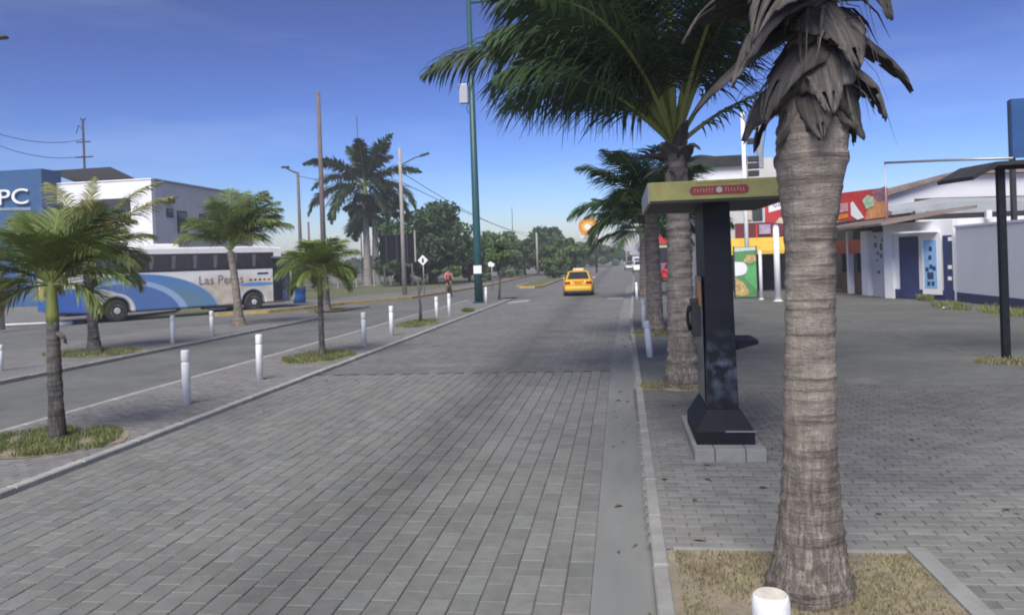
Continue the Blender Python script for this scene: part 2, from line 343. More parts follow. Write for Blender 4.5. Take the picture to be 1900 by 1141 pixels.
def brick_mesh(name, L, Wd, Hh, M, ch=.005):
    x, y = L/2, Wd/2; mb = MB()
    vs = [(-x,-y,-Hh),(x,-y,-Hh),(x,y,-Hh),(-x,y,-Hh),(-x,-y,-ch),(x,-y,-ch),(x,y,-ch),(-x,y,-ch),(-x+ch,-y+ch,0),(x-ch,-y+ch,0),(x-ch,y-ch,0),(-x+ch,y-ch,0)]
    fs = [(0,1,5,4),(1,2,6,5),(2,3,7,6),(3,0,4,7),(4,5,9,8),(5,6,10,9),(6,7,11,10),(7,4,8,11),(8,9,10,11)]
    mb.add(vs, fs); return mb
def pave(parent, cells, L, Wd, Hh, z, M_one, M_join, nmax, name='brick', join='brick_paving'):
    proto = brick_mesh(name, L, Wd, Hh, M_one); me = proto.mesh(name, M_one)
    def key(c):
        p = proj((c[0], c[1], z)); vis = -40 < p[0] < W+40 and p[1] < H+30
        return (0 if vis else 1, math.hypot(c[0], c[1]))
    cells = sorted(cells, key=key)
    for c in cells[:nmax]:
        o = link(name, me, parent, (c[0], c[1], z+random.uniform(-.003, .002)))
        o.rotation_euler = (random.gauss(0, .006), random.gauss(0, .006), random.gauss(0, .008))
    rest = cells[nmax:]
    if rest:
        P = np.array(proto.v); n = len(P); off = np.array([(c[0], c[1], z+random.uniform(-.003, .002)) for c in rest])
        V = (P[None]+off[:, None]).reshape(-1, 3)
        fs = [tuple(i+k*n for i in f) for k in range(len(rest)) for f in proto.f]
        mb = MB(); mb.v = V.tolist(); mb.f = fs; mb.m = [0]*len(fs)
        o = mb.build(join, M_join, parent, fix=False); o['kind'] = 'stuff'
# carriageway pavers: courses run along the road
bw, bl = .178, .272
cells = []
ncol = 33; bw = (RR-RL)/ncol
for i in range(ncol):
    x = RL+bw*(i+.5); sh = (i % 2)*bl*.5+random.uniform(-.02, .02); y = 4.0+sh
    while y < BRICK_END-bl*.4: cells.append((x, y)); y += bl
pave(road, cells, bw-.0075, bl-.0065, .02, 0, m_brick, m_brick_s, 300)

# gutter and right kerb
gut = struct(poly('gutter', [(-.252, -6), (.13, -6), (.2, 20), (.27, 26), (.92, 60), (.5, 60), (-.12, 26), (-.252, 15)], .003, m_gutter))
rk = struct(poly('kerb', [(.135, -6), (.24, -6), (.27, 20), (.165, 20)], .02, m_kerb, zb=-.05))
def kerb_run(parent, p0, p1, wd, z, M, step=1.0, zb=-.04):
    p0, p1 = Vector(p0), Vector(p1); L = (p1-p0).length; d = (p1-p0)/L; n = int(L/step); a = math.atan2(d.y, d.x)
    mb = MB(); x, y = (step-.012)/2, wd/2; c = .012
    vs = [(-x,-y,zb),(x,-y,zb),(x,y,zb),(-x,y,zb),(-x,-y,z-c),(x,-y,z-c),(x,y,z-c),(-x,y,z-c),(-x+c,-y+c,z),(x-c,-y+c,z),(x-c,y-c,z),(-x+c,y-c,z)]
    mb.add(vs, [(0,1,5,4),(1,2,6,5),(2,3,7,6),(3,0,4,7),(4,5,9,8),(5,6,10,9),(6,7,11,10),(7,4,8,11),(8,9,10,11)])
    me = mb.mesh('kerb_stone', M)
    for i in range(n):
        q = p0+d*(step*(i+.5)); link('kerb_stone', me, parent, (q.x, q.y, random.uniform(-.004, .004)), a+random.gauss(0, .004))
kerb_run(rk, (.187, 2.2), (.30, 26), .105, .112, m_kerb)
far_k = struct(poly('kerb', [(.25, 26.2), (.36, 26.2), (1.6, 90), (1.49, 90)], .1, m_kerb, zb=-.04))

# right sidewalk pavers, lengthwise across the walk
sw = struct(poly('sidewalk', [(.25, -6), (9, -6), (9, 12.4), (.3, 12.4)], .0905, m_joint_w))
cells = []
bw2, bl2 = .205, .107
PIT = (.29, 1.86, 4.55, 5.5)
PLX = (.66, 1.46, 8.12, 9.95)
j = 0; y = 4.1
while y < 12.3:
    x = .335-(j % 2)*bw2*.5
    while x < 8.6:
        inpit = PIT[0]-.1 < x < PIT[1]+.18 and PIT[2]-.2 < y < PIT[3]+.08
        p = proj((x, y, .1))
        if not inpit and p[0] < W+60: cells.append((x, y))
        x += bw2
    j += 1; y += bl2
pave(sw, cells, bw2-.006, bl2-.006, .016, .1, m_walk, m_walk_s, 300)
# tree pit by the near palm
pit = struct(poly('tree_pit', [(PIT[0]-.07, PIT[2]-.3), (PIT[1], PIT[2]-.3), (PIT[1], PIT[3]), (PIT[0]-.07, PIT[3])], .094, m_soil))
MB().box((PIT[1]+.075, 4.9, .055), (.13, 1.4, .1)).build('pit_edging', m_conc, pit, bevel=.008)
MB().box(((PIT[0]+PIT[1])/2, PIT[3]+.03, .055), (PIT[1]-PIT[0]-.02, .05, .1)).build('pit_edging', m_conc, pit, bevel=.008)
m_seam = mat('asphalt_seam', (.135, .135, .135), .85, .3, 2.5, .2, world=True)
# light line across the plaza where two slabs of asphalt meet
a, b = G(1560, 590, .085), G(1800, 660, .085)
poly('seam_strip', [(a.x, a.y), (b.x, b.y), (b.x+.12, b.y), (a.x+.14, a.y)], .0885, m_seam, plaza)
def patch(name, pts, z, M, parent): return poly(name, [(G(px, py, z).x, G(px, py, z).y) for px, py in pts], z, M, parent)
m_patch = mat('patched_asphalt', (.15, .15, .15), .85, .2, 3, world=True)
patch('repair_patch', [(1565, 703), (1610, 699), (1642, 705), (1625, 712), (1570, 713)], .0885, m_patch, plaza)

# median between the two carriageways
MX0, MX1 = -8.6, -6.1
median = struct(poly('median', [(MX0+.1, -6), (MX1-.1, -6), (MX1-.1, 43.2), (-7.3, 44.4), (MX0+.1, 43.2)], .042, m_median_f, zb=-.04))
cells = []; j = 0; y = 5.5
while y < 26:
    x = MX0+.2-(j % 2)*.1
    while x < MX1-.1: cells.append((x, y)); x += .205
    j += 1; y += .107
pave(median, cells, .199, .101, .012, .054, m_median, m_median, 0)
mk = struct(poly('kerb', [(MX1-.09, 3), (MX1-.03, 3), (MX1-.03, 43), (MX1-.09, 43)], .03, m_kerb, zb=-.05))
kerb_run(mk, (MX1-.05, 4), (MX1-.05, 43), .13, .062, m_kerb_p)
mk2 = struct(poly('kerb', [(MX0+.03, 3), (MX0+.09, 3), (MX0+.09, 43), (MX0+.03, 43)], .03, m_kerb, zb=-.05))
kerb_run(mk2, (MX0+.05, 5), (MX0+.05, 43), .13, .062, m_kerb_p)
# far median with yellow nose, seen past the gap
med2 = struct(poly('median', [(-8.3, 62.5), (-7.3, 60.6), (-6.3, 62.5), (-6.3, 420), (-8.3, 420)], .12, m_earth, zb=-.04))
nose = poly('kerb_nose', [(-8.5, 62.2), (-7.9, 60.3), (-6.7, 60.3), (-6.1, 62.2), (-6.1, 70), (-6.3, 70), (-6.3, 62.6), (-7.3, 60.9), (-8.3, 62.6), (-8.3, 70), (-8.5, 70)], .14, m_yel_kerb, med2, zb=-.04)
poly('kerb_side', [(-6.3, 70.1), (-6.1, 70.1), (-6.1, 400), (-6.3, 400)], .14, m_kerb, med2, zb=-.04)
# strip beyond the side road with bollards and palms
strip = struct(poly('sidewalk', [(-17.4, 6), (-12.7, 6), (-12.7, 31.5), (-14.2, 32.8), (-17.4, 25.5)], .07, m_median_f, zb=-.05))
kerb_run(strip, (-12.66, 9), (-12.66, 31.4), .12, .08, m_kerb)
# island with the little palm behind the young one
isl = struct(poly('traffic_island', [(-15.9, 36.0), (-14.9, 35.4), (-13.6, 36.2), (-13.2, 39.5), (-14.4, 41)], .05, m_median_f, zb=-.05))
# far pavement with yellow kerb
ykp = [(G(px, py, .1).x, G(px, py, .1).y) for px, py in ((497, 577), (560, 571), (640, 562), (760, 552), (850, 538), (900, 530))]
ykp = [(-19.6, 35.2)]+ykp+[(-12.5, 110), (-12.5, 400)]
fp = struct(poly('pavement', ykp+[(-120, 400), (-120, 60), (-30, 52)], .1, m_median_f, zb=-.05))
mb = MB()
for (x0, y0), (x1, y1) in zip(ykp[:-2], ykp[1:-1]):
    d = Vector((x1-x0, y1-y0)); L = d.length; a = math.atan2(d.y, d.x)
    mb.box(((x0+x1)/2, (y0+y1)/2, .06), (L*.995, .2, .17), a)
mb.build('yellow_kerb', m_yel_kerb, fp)
verge = [(G(px, py, .11).x, G(px, py, .11).y) for px, py in ((600, 556), (680, 546), (760, 541), (840, 531))]
poly('verge', verge+[(-15, 120), (-40, 120), (-33, 60)], .108, m_earth, fp)
# forecourt of the white building with a white kerb
fc = struct(poly('forecourt', [(-120, 24), (-29, 29.3), (-24.3, 32.2), (-24.6, 40), (-34, 58), (-120, 58)], .1, m_median_f, zb=-.05))
a, b = Vector((-33, 28.9)), Vector((-24.6, 31.9)); d = b-a
MB().box(((a.x+b.x)/2, (a.y+b.y)/2, .05), (d.length, .22, .2), math.atan2(d.y, d.x)).build('white_kerb', m_white_kerb, fc, bevel=.01)
# paint worn patches at the gap in the median
m_worn = mat('worn_white_paint', (.3, .3, .3), .8, .25, 4, world=True)
patch('worn_marking', [(945, 560), (985, 555), (978, 560), (940, 564)], .001, m_worn, road)
patch('worn_marking', [(1128, 552), (1158, 551), (1156, 555), (1126, 555)], .001, m_worn, road)

# ------------------------------------------------------------------ grass
def grass(name, label, pts, n, h, z, M, wob=.3, w=.006):
    """blades scattered in a polygon given on the ground"""
    mb = MB(); xs = [p[0] for p in pts]; ys = [p[1] for p in pts]; k = 0
    def inside(x, y):
        c = False; j = len(pts)-1
        for i in range(len(pts)):
            if (pts[i][1] > y) != (pts[j][1] > y) and x < (pts[j][0]-pts[i][0])*(y-pts[i][1])/(pts[j][1]-pts[i][1])+pts[i][0]: c = not c
            j = i
        return c
    while k < n:
        x, y = random.uniform(min(xs), max(xs)), random.uniform(min(ys), max(ys))
        if not inside(x, y): continue
        if math.sin(x*5.1+1.3)*math.sin(y*4.3+.7)+.6*math.sin(x*13+y*9) < random.uniform(-1.3, .5): continue
        k += 1; a = random.uniform(0, 6.28); hh = h*random.uniform(.4, 1.2); b = random.uniform(0, 6.28); l = hh*random.uniform(.1, .9)
        dx, dy = math.cos(a)*w, math.sin(a)*w; ex, ey = math.cos(b)*l, math.sin(b)*l
        mb.add([(x-dx, y-dy, z), (x+dx, y+dy, z), (x+ex*.4+dx*.7, y+ey*.4+dy*.7, z+hh*.65), (x+ex*.4-dx*.7, y+ey*.4-dy*.7, z+hh*.65), (x+ex, y+ey, z+hh)], [(0, 1, 2, 3), (3, 2, 4)])
    o = mb.build(name, M, fix=False); tag(o, label, 'grass', kind='stuff'); return o
def ell(c, rx, ry, n=16, jit=.12):
    return [(c[0]+rx*math.cos(6.283*i/n)*random.uniform(1-jit, 1+jit), c[1]+ry*math.sin(6.283*i/n)*random.uniform(1-jit, 1+jit)) for i in range(n)]
grass('grass', 'short dry grass in the pit round the near palm trunk', [(.3, 4.2), (1.85, 4.2), (1.85, 5.47), (.3, 5.47)], 5000, .03, .094, m_drygrass, w=.004)
pgl = [(-8.35, 8.0), (-6.3, 8.3), (-6.25, 9.55), (-7.0, 9.75), (-8.3, 9.6)]
poly('grass_bed', ell((-7.32, 8.95), 1.0, .85, jit=.08), .06, m_soil, median)
grass('grass', 'green grass bed at the foot of the leftmost median palm', ell((-7.32, 8.95), .98, .82, jit=.08), 6000, .075, .055, m_grass, w=.006)
def bed(px, py, rx, ry, z, label, n, M=m_grass, h=.09, par=None):
    c = G(px, py, z); poly('grass_bed', ell(c, rx, ry), z+.004, m_soil, par); grass('grass', label, ell(c, rx*.95, ry*.95), n, h, z, M, w=.007)
bed(592, 663, .8, 1.2, .055, 'grass bed under the bright green young palm on the median', 4500, par=median)
bed(777, 600, .68, 1.9, .055, 'small grass bed round the bare sapling on the median', 3000, par=median)
bed(176, 655, 1.35, .9, .08, 'green grass round the yellowing palm across the side road', 3500, par=strip)
bed(607, 576, 1.0, 1.0, .05, 'dark grass round the trunk on the small island', 1500, par=isl)
bed(1262, 717, .7, .45, .102, 'dry grass at the foot of the palm behind the telephone kiosk', 1500, m_drygrass, .05, sw)
bed(1215, 618, .65, .7, .09, 'grass at the foot of the third palm along the kerb', 1500, m_grass, .07, plaza)
for px, py, rx, ry, lab in ((1735, 572, .9, .5, 'weeds along the white wall by the blue gate'), (1835, 582, 1.3, .6, 'weeds along the foot of the long white wall'), (1690, 558, .4, .3, 'tuft of weeds by the white pillar')):
    c = G(px, py, .09); grass('weeds', lab, ell((c.x+.5, c.y), rx*.35, ry*2.6), 420, .24, .087, m_weed, w=.014)
grass('weeds', 'sparse weeds at the foot of the black canopy post', ell(G(1862, 672, .09), .45, .35), 700, .09, .087, m_drygrass, w=.008)
c = G(868, 578, .05); grass('weeds', 'dark tuft of weeds near the green pole', ell(c, .3, .35), 260, .16, .05, m_leaf2, w=.02)

# ------------------------------------------------------------------ palms
def frond_mb(L, e0, droop, nl, ll, w, hang, pw=1.3, r0=.03, bare=.14, side=1.0, sweep=0., seed=0, plume=.0):
    rg = random.Random(seed); K = 22; pos = [Vector((0, 0, 0))]; tan = []
    for k in range(K+1):
        s = k/K; e = e0-droop*s**pw; yaw = sweep*s
        tan.append(Vector((math.cos(e)*math.cos(yaw), math.cos(e)*math.sin(yaw), math.sin(e))))
        if k < K: pos.append(pos[-1]+tan[-1]*(L/K))
    mb = MB(); mb.tube(pos[::2], [r0*(1-.88*i/(len(pos[::2])-1)) for i in range(len(pos[::2]))], 5, mi=1)
    for i in range(nl):
        s = bare+(1-bare)*(i+rg.random()*.8)/nl; f = min(s, .999)*K; k = int(f); p = pos[k].lerp(pos[k+1], f-k); T = tan[k]
        for sg in (-1, 1):
            S = Vector((-T.y, T.x, 0)); S = (S.normalized() if S.length > .05 else Vector((0, 1, 0)))*sg
            N = T.cross(S)*sg
            N = Vector((0, 0, 1))-T*T.z if N.length < .01 else N.normalized()
            if N.z < 0: N = -N
            prof = math.sin(math.pi*min(1, (s-bare)/(1-bare)*.78+.2))**.8
            l = ll*prof*rg.uniform(.8, 1.12)
            fw = .55+.5*s
            d = (T*(fw+rg.uniform(-.12, .12))+S*(.85*side)+N*rg.uniform(.0-plume, .28+plume)).normalized()
            q = p.copy(); pts = [q.copy()]; SEG = 4; hg = hang*rg.uniform(.7, 1.35)
            for j in range(SEG):
                q = q+d*(l/SEG); pts.append(q.copy()); d = (d+Vector((0, 0, -1))*hg*.33).normalized()
            wv = (T-d*T.dot(d)); wv = wv.normalized() if wv.length > .05 else N
            ws = [w*.55, w, w*.9, w*.55, w*.08]
            vs = []
            for q, ww in zip(pts, ws): vs += [q-wv*ww*.5, q+wv*ww*.5]
            mb.add(vs, [(2*j, 2*j+1, 2*j+3, 2*j+2) for j in range(SEG)])
    return mb
def trunk_mb(H, r0, r1, flare=.0, flare_h=.3, lean=(0, 0), ring=.09, n=14, bulge=None, rough=.03, seed=1, saw=.05, lp=1.6):
    rg = np.random.default_rng(seed); k = max(8, int(H/ring*3)); vs, fs = [], []
    ph = rg.random(6)*6.28; jr = rg.normal(0, rough, k+1)
    for i in range(k+1):
        t = i/k; z = H*t; r = r0+(r1-r0)*t+flare*math.exp(-z/flare_h)
        if bulge: r += bulge[1]*math.exp(-((z-bulge[0])/bulge[2])**2)
        frac = (z/ring+.35*math.sin(z*3+ph[0])) % 1.0; r *= 1+saw*(frac-.5)+jr[i]
        cx, cy = lean[0]*t**lp, lean[1]*t**lp
        for j in range(n):
            th = 6.2832*j/n; rr = r*(1+.03*math.sin(3*th+ph[1]+z*2)+.02*math.sin(5*th+ph[2]-z*5)+rg.normal(0, rough*.6))
            vs.append((cx+rr*math.cos(th), cy+rr*math.sin(th), z))
    for i in range(k):
        for j in range(n): fs.append((i*n+j, i*n+(j+1) % n, (i+1)*n+(j+1) % n, (i+1)*n+j))
    fs.append(tuple(k*n+j for j in range(n)))
    mb = MB(); mb.add(vs, fs); return mb
def sheath_mb(L, wd, e0, e1, seed, cup=.35):
    """dry leaf base: a cupped, ragged, tapering sheet with thickness given by solidify"""
    rg = random.Random(seed); K, n = 14, 10; p = Vector((0, 0, 0)); vs, fs = [], []
    for k in range(K+1):
        s = k/K; e = e0+(e1-e0)*s; T = Vector((math.cos(e), 0, math.sin(e))); N = Vector((-math.sin(e), 0, math.cos(e)))
        ww = wd*1.08*(min(1, .6+s*2.0)*(1-s)**.8*(1+.08*math.sin(s*6+seed)))+.01
        for j in range(n+1):
            u = j/n*2-1
            jag = rg.uniform(-.02, .03)*(abs(u) > .9)
            vs.append(p+Vector((0, 1, 0))*(u*ww*.5*(1+jag*3))+N*(-cup*ww*.6*u*u+.012*math.sin(u*7+seed+s*3)*(1-s*.5)+.006*math.sin(u*26+seed)+.012*math.sin(s*7+seed*1.7)+rg.uniform(-.003, .003))+T*jag)
        p = p+T*(L/K)
    for k in range(K):
        for j in range(n):
            if k > K*.5 and j in (0, n-1) and rg.random() < .35: continue
            if k > K*(.55+.1*((j*7+seed) % 3)) and j in (3, 6): continue
            a = k*(n+1)+j; fs.append((a, a+1, a+n+2, a+n+1))
    mb = MB(); mb.add(vs, fs); return mb
def palm(name, label, base, H, r0, r1, fronds, tm=m_trunk, fm=m_frond, group=None, lean=(0, 0), shaft=0, flare=.06, flare_h=.25, ring=.1, n=14, bulge=None, seed=0, sheaths=(), leafw=.035, stem=m_shaft, rough=.03, lp=1.6, saw=.05):
    t = thing(name, label, 'palm tree', base, group=group)
    trunk_mb(H, r0, r1, flare, flare_h, lean, ring, n, bulge, rough, seed, saw, lp).build('trunk', tm, t, True, fix=False)
    top = Vector((lean[0], lean[1], H))
    if shaft:
        MB().lathe([(r1*1.0, -.03), (r1*1.05, shaft*.2), (r1*.8, shaft*.8), (r1*.45, shaft*1.15)], 12).build('crownshaft', m_shaft, t, True, top); top = top+Vector((0, 0, shaft))
    for i, f in enumerate(fronds):
        az, e0, droop, L = f[:4]; o = f[4] if len(f) > 4 else {}
        mb = frond_mb(L, R(e0), R(droop), o.get('nl', 46), o.get('ll', L*.26), o.get('w', leafw), o.get('hang', .5), o.get('pw', 1.3), o.get('r0', .012+L*.006), o.get('bare', .16), o.get('side', 1.), o.get('sweep', 0.), seed*100+i, o.get('plume', 0.))
        ob = mb.build('frond', [o.get('m', fm), o.get('st', stem)], t, False, top+Vector((0, 0, o.get('dz', 0))), R(az), fix=False)
    for i, sh in enumerate(sheaths):
        z, az, L, wd, e0, e1 = sh[:6]
        ob = sheath_mb(L, wd, R(e0), R(e1), seed*50+i).build('dry_sheath', m_sheath, t, True, (lean[0]+math.cos(R(az))*r1*.8, lean[1]+math.sin(R(az))*r1*.8, z), R(az), fix=False)
        ob.rotation_euler.x = random.uniform(-.35, .35); so_ = ob.modifiers.new('thick', 'SOLIDIFY'); so_.thickness = .005
    return t
def auto_fronds(n, L, seed, emin=-5, emax=80, dmin=35, dmax=95, wind=0, **o):
    rg = random.Random(seed); out = []
    for i in range(n):
        u = (i+.5)/n; az = i*137.5+rg.uniform(-15, 15); e = emax+(emin-emax)*u**.9+rg.uniform(-6, 6)
        oo = dict(o); oo['sweep'] = -wind*math.sin(R(az))*.9
        out.append((az, e, dmin+(dmax-dmin)*(1-abs(e)/90)+rg.uniform(-8, 8), L*rg.uniform(.85, 1.1)*(.8+.2*math.sin(math.pi*u)), oo))
    return out
# near palm on the right
PB = G(1500, 1098, .095)
sh1 = [(3.62, 185, .85, .46, 15, -70), (3.55, 205, .80, .50, -20, -78), (3.40, 170, .78, .42, -15, -62), (3.30, 215, .62, .44, -35, -82), (3.15, 190, .55, .40, -30, -80), (3.10, 235, .50, .38, -50, -86), (3.75, 240, .95, .50, -10, -80), (3.85, 200, .9, .46, 50, -60),
       (3.72, 2, .60, .42, 5, -48), (3.88, -8, .62, .36, 45, -62), (3.42, -2, .64, .36, -25, -70), (3.18, -12, .48, .34, -35, -84), (3.06, -35, .40, .32, -50, -88), (3.25, 262, .50, .44, -45, -86), (3.50, 288, .52, .44, -40, -84), (3.05, 150, .5, .30, -20, -80), (3.10, 285, .38, .36, -60, -88),
       (3.3, 60, .6, .4, -20, -75), (3.4, 110, .65, .4, -20, -70), (3.85, 270, .62, .44, 20, -80), (3.0, 205, .36, .28, -40, -88), (3.0, 12, .34, .28, -45, -88), (3.7, 320, .5, .4, -20, -84)]
fr1 = [(175, 74, 45, 4.2, {'dz': .1}), (30, 68, 60, 4.2, {'hang': .8}), (-10, 64, 85, 3.9, {'hang': .9}), (100, 70, 60, 4.2), (250, 80, 40, 4.0), (300, 76, 55, 4.0), (140, 62, 70, 4.2), (60, 82, 30, 4.2), (210, 72, 55, 4.2), (-30, 70, 80, 3.6, {'hang': .9}), (340, 80, 50, 4.0)]
fr1 = [(a, e, d, L, dict({'nl': 60, 'll': 1.0, 'w': .04, 'bare': .22, 'r0': .045, 'st': m_shaft}, **(o[0] if o else {}))) for a, e, d, L, *o in fr1]
fr1 += [(8, 58, 120, 2.6, {'nl': 50, 'll': .8, 'w': .03, 'bare': .3, 'r0': .04, 'hang': 1.2})]
p1 = palm('coconut_palm', 'thick near coconut palm with grey dry leaf bases, right of the telephone kiosk', PB, 3.85, .146, .135, fr1, group='palms along the right kerb', flare=.12, flare_h=.38, ring=.075, n=40, bulge=(2.7, .07, .38), seed=3, sheaths=sh1, rough=.02, lean=(.15, 0), lp=1.0, saw=.022)
# loose dry fibres hanging among the leaf bases
mbf = MB(); rg = random.Random(77)
for i in range(70):
    a = rg.uniform(0, 6.28); z = rg.uniform(2.95, 3.8); r_ = rg.uniform(.15, .22); l = rg.uniform(.15, .45); ca, sa = math.cos(a), math.sin(a); o_ = rg.uniform(.05, .3); tw = rg.uniform(-.12, .12); w_ = rg.uniform(.004, .014)
    pts_ = [(.14*z/3.85+ca*(r_+o_*t_**.6)-sa*tw*t_, sa*(r_+o_*t_**.6)+ca*tw*t_, z+.05*math.sin(t_*3)-l*t_**1.5) for t_ in (0, .33, .66, 1)]
    vs = []
    for q_f, ww in zip(pts_, (w_, w_, w_*.7, .001)): vs += [(q_f[0]-sa*ww, q_f[1]+ca*ww, q_f[2]), (q_f[0]+sa*ww, q_f[1]-ca*ww, q_f[2])]
    mbf.add(vs, [(2*j, 2*j+1, 2*j+3, 2*j+2) for j in range(3)])
o = mbf.build('dry_fibre', m_sheath, p1, fix=False); o['kind'] = 'stuff'
# second palm
P2 = G(1268, 716, .1)
fr2 = [(176, 56, 88, 4.8, {'ll': 1.3}), (150, 48, 70, 3.6), (205, 46, 65, 3.2), (120, 50, 70, 3.8), (188, 66, 60, 4.0), (165, 76, 45, 4.2), (8, 60, 48, 4.3, {'ll': 1.1}), (-6, 72, 55, 4.5), (90, 86, 20, 4.5), (270, 84, 28, 4.6), (225, 70, 55, 4.6), (315, 68, 60, 4.4), (130, 66, 60, 4.6), (50, 70, 50, 4.5), (200, 80, 55, 4.2), (20, 80, 50, 4.6), (345, 82, 70, 4.8),
       (10, 40, 40, 2.3, {'ll': .6, 'nl': 30}), (255, 76, 50, 4.8), (290, 60, 60, 4.2), (150, 84, 70, 4.3), (240, 52, 75, 4.2),
       (182, 74, 70, 4.0), (172, 80, 75, 4.1), (196, 62, 75, 3.6), (160, 70, 85, 4.0), (184, 84, 60, 5.0), (0, 74, 80, 4.8), (12, 84, 85, 4.8), (262, 78, 75, 5.2), (100, 76, 70, 5.0)]
fr2 = [(a, e, d, L, dict({'nl': 105, 'll': 1.6, 'w': .04, 'bare': .2, 'r0': .045, 'hang': 1.25, 'plume': .15}, **(o[0] if o else {}))) for a, e, d, L, *o in fr2]
sh2 = [(3.55, 190, .7, .3, 40, -60), (3.6, 250, .6, .3, 60, -50), (3.55, 300, .6, .28, 60, -50), (3.5, 350, .6, .28, 30, -30), (3.45, 200, .5, .22, 0, -60), (3.7, 280, .6, .26, 80, 0), (3.4, 270, .45, .26, 10, -80), (3.0, 210, .4, .22, 0, -80)]
palm('coconut_palm', 'tall coconut palm behind the telephone kiosk with a big arching frond', P2, 3.75, .22, .17, fr2, group='palms along the right kerb', flare=.1, flare_h=.3, ring=.11, n=20, seed=4, sheaths=sh2)
P3 = G(1216, 616, .1)
palm('coconut_palm', 'dense palm third in line along the right kerb', P3, up(P3, 1205, 400)-.1, .23, .17, auto_fronds(26, 2.55, 11, 12, 84, 45, 82, nl=80, ll=.95, w=.035, hang=.8, plume=.15), group='palms along the right kerb', seed=5, ring=.12)
P4 = G(1196, 549, .1)
palm('coconut_palm', 'farthest palm along the right kerb, beyond the leaning bollards', P4, up(P4, 1193, 432)-.1, .24, .16, auto_fronds(22, 3.4, 13, 0, 80, 45, 85, nl=64, ll=1.0, w=.06, hang=.9, plume=.15), group='palms along the right kerb', seed=6, ring=.15, n=10)
# left median and strip palms
P5 = G(106, 817, .05)
f5 = [(100, 86, 25, 1.0), (172, 60, 45, 1.15), (155, 72, 40, 1.1), (10, 70, 40, 1.15), (25, 58, 50, 1.15), (200, 46, 55, 1.1), (185, 32, 60, 1.1), (-20, 46, 60, 1.15), (-40, 62, 60, 1.0), (230, 56, 60, 1.0), (280, 64, 60, 1.0), (178, 14, 70, 1.15, {'m': m_frond_y}), (2, 26, 65, 1.15), (120, 45, 60, 1.0), (60, 50, 60, 1.0), (215, 16, 70, 1.1), (165, 80, 35, 1.05), (30, 80, 75, 1.35, {'m': m_frond}), (192, -2, 70, 1.05, {'m': m_frond_y}), (-8, 6, 70, .95)]
f5 = [(a, e, d, L, dict({'nl': 80, 'll': .5, 'w': .016, 'hang': .6, 'bare': .18, 'plume': .2, 'side': .8}, **(o[0] if o else {}))) for a, e, d, L, *o in f5]
palm('young_palm', 'leftmost young palm on the median with green crownshaft and dark trunk', P5, up(P5, 101, 590)-.1, .1, .075, f5, m_trunk_g, m_frond_m, 'young palms on the median', shaft=.48, flare=.02, ring=.12, seed=7, sheaths=[(1.42, -10, .22, .09, -40, -75)])
P6 = G(175, 653, .08)
f6 = auto_fronds(18, 2.0, 21, -10, 88, 35, 80, wind=.5, nl=80, ll=.8, w=.026, hang=.65, plume=.2)
f6 = [(a, e, d, L, dict(o, m=(m_frond_y if i % 3 != 1 else m_frond_m))) for i, (a, e, d, L, o) in enumerate(f6)]
f6 += [(5, 50, 45, 3.1, {'m': m_frond_y, 'nl': 80, 'll': .75, 'w': .028, 'hang': 1.0}), (20, 68, 55, 3.0, {'m': m_frond_y, 'nl': 80, 'll': .65, 'w': .028, 'hang': .9}), (90, 86, 20, 2.3, {'m': m_frond_y, 'nl': 70, 'll': .5, 'w': .028}), (160, 74, 50, 2.8, {'m': m_frond_y, 'nl': 80, 'll': .7, 'w': .028, 'hang': .9})]
palm('coconut_palm', 'yellowing palm across the side road in front of the bus rear', P6, up(P6, 162, 478)-.08, .13, .11, f6, m_trunk_g, m_frond_m, flare=.11, flare_h=.25, ring=.11, lean=(-.15, 0), seed=8)
P7 = G(444, 604, .08)
f7 = [(95, 86, 25, 2.6), (60, 78, 40, 2.7), (30, 76, 70, 3.0), (15, 66, 75, 3.0), (0, 60, 80, 3.0), (-15, 48, 80, 2.9), (10, 42, 75, 2.9), (-30, 62, 75, 2.7), (165, 78, 40, 2.5), (175, 50, 75, 2.5), (190, 38, 85, 2.4), (-5, 74, 85, 3.1), (45, 55, 75, 2.8), (220, 60, 70, 2.2), (330, 30, 70, 2.4), (120, 70, 50, 2.3), (20, 82, 80, 3.1), (270, 75, 50, 2.2)]
f7 = [(a, e+6, d-8, L*.92, dict({'nl': 90, 'll': 1.0, 'w': .034, 'hang': .95, 'plume': .15}, **(o[0] if o else {}))) for a, e, d, L, *o in f7]
palm('coconut_palm', 'windswept coconut palm in front of the bus side', P7, up(P7, 434, 466)-.08, .15, .13, f7, m_trunk, m_frond_m, flare=.16, flare_h=.3, ring=.12, lean=(-.25, 0), seed=9)
P8 = G(598, 661, .05)
f8 = auto_fronds(18, 1.05, 31, -5, 88, 45, 80, nl=72, ll=.55, w=.018, hang=.75, plume=.2)
palm('young_palm', 'bright green young palm mid median with yellow crownshaft', P8, up(P8, 597, 545)-.1, .07, .06, f8, m_trunk_g, m_frond_m, 'young palms on the median', shaft=.6, flare=.015, ring=.12, seed=10)
P9 = G(607, 577, .05)
palm('young_palm', 'small palm on the island behind the bright green young palm', P9, up(P9, 603, 515)-.05, .16, .12, auto_fronds(11, 1.5, 33, 0, 80, 45, 85, nl=60, ll=.6, w=.03, hang=.7, plume=.2), m_trunk, m_frond_m, flare=.1, ring=.12, seed=11)
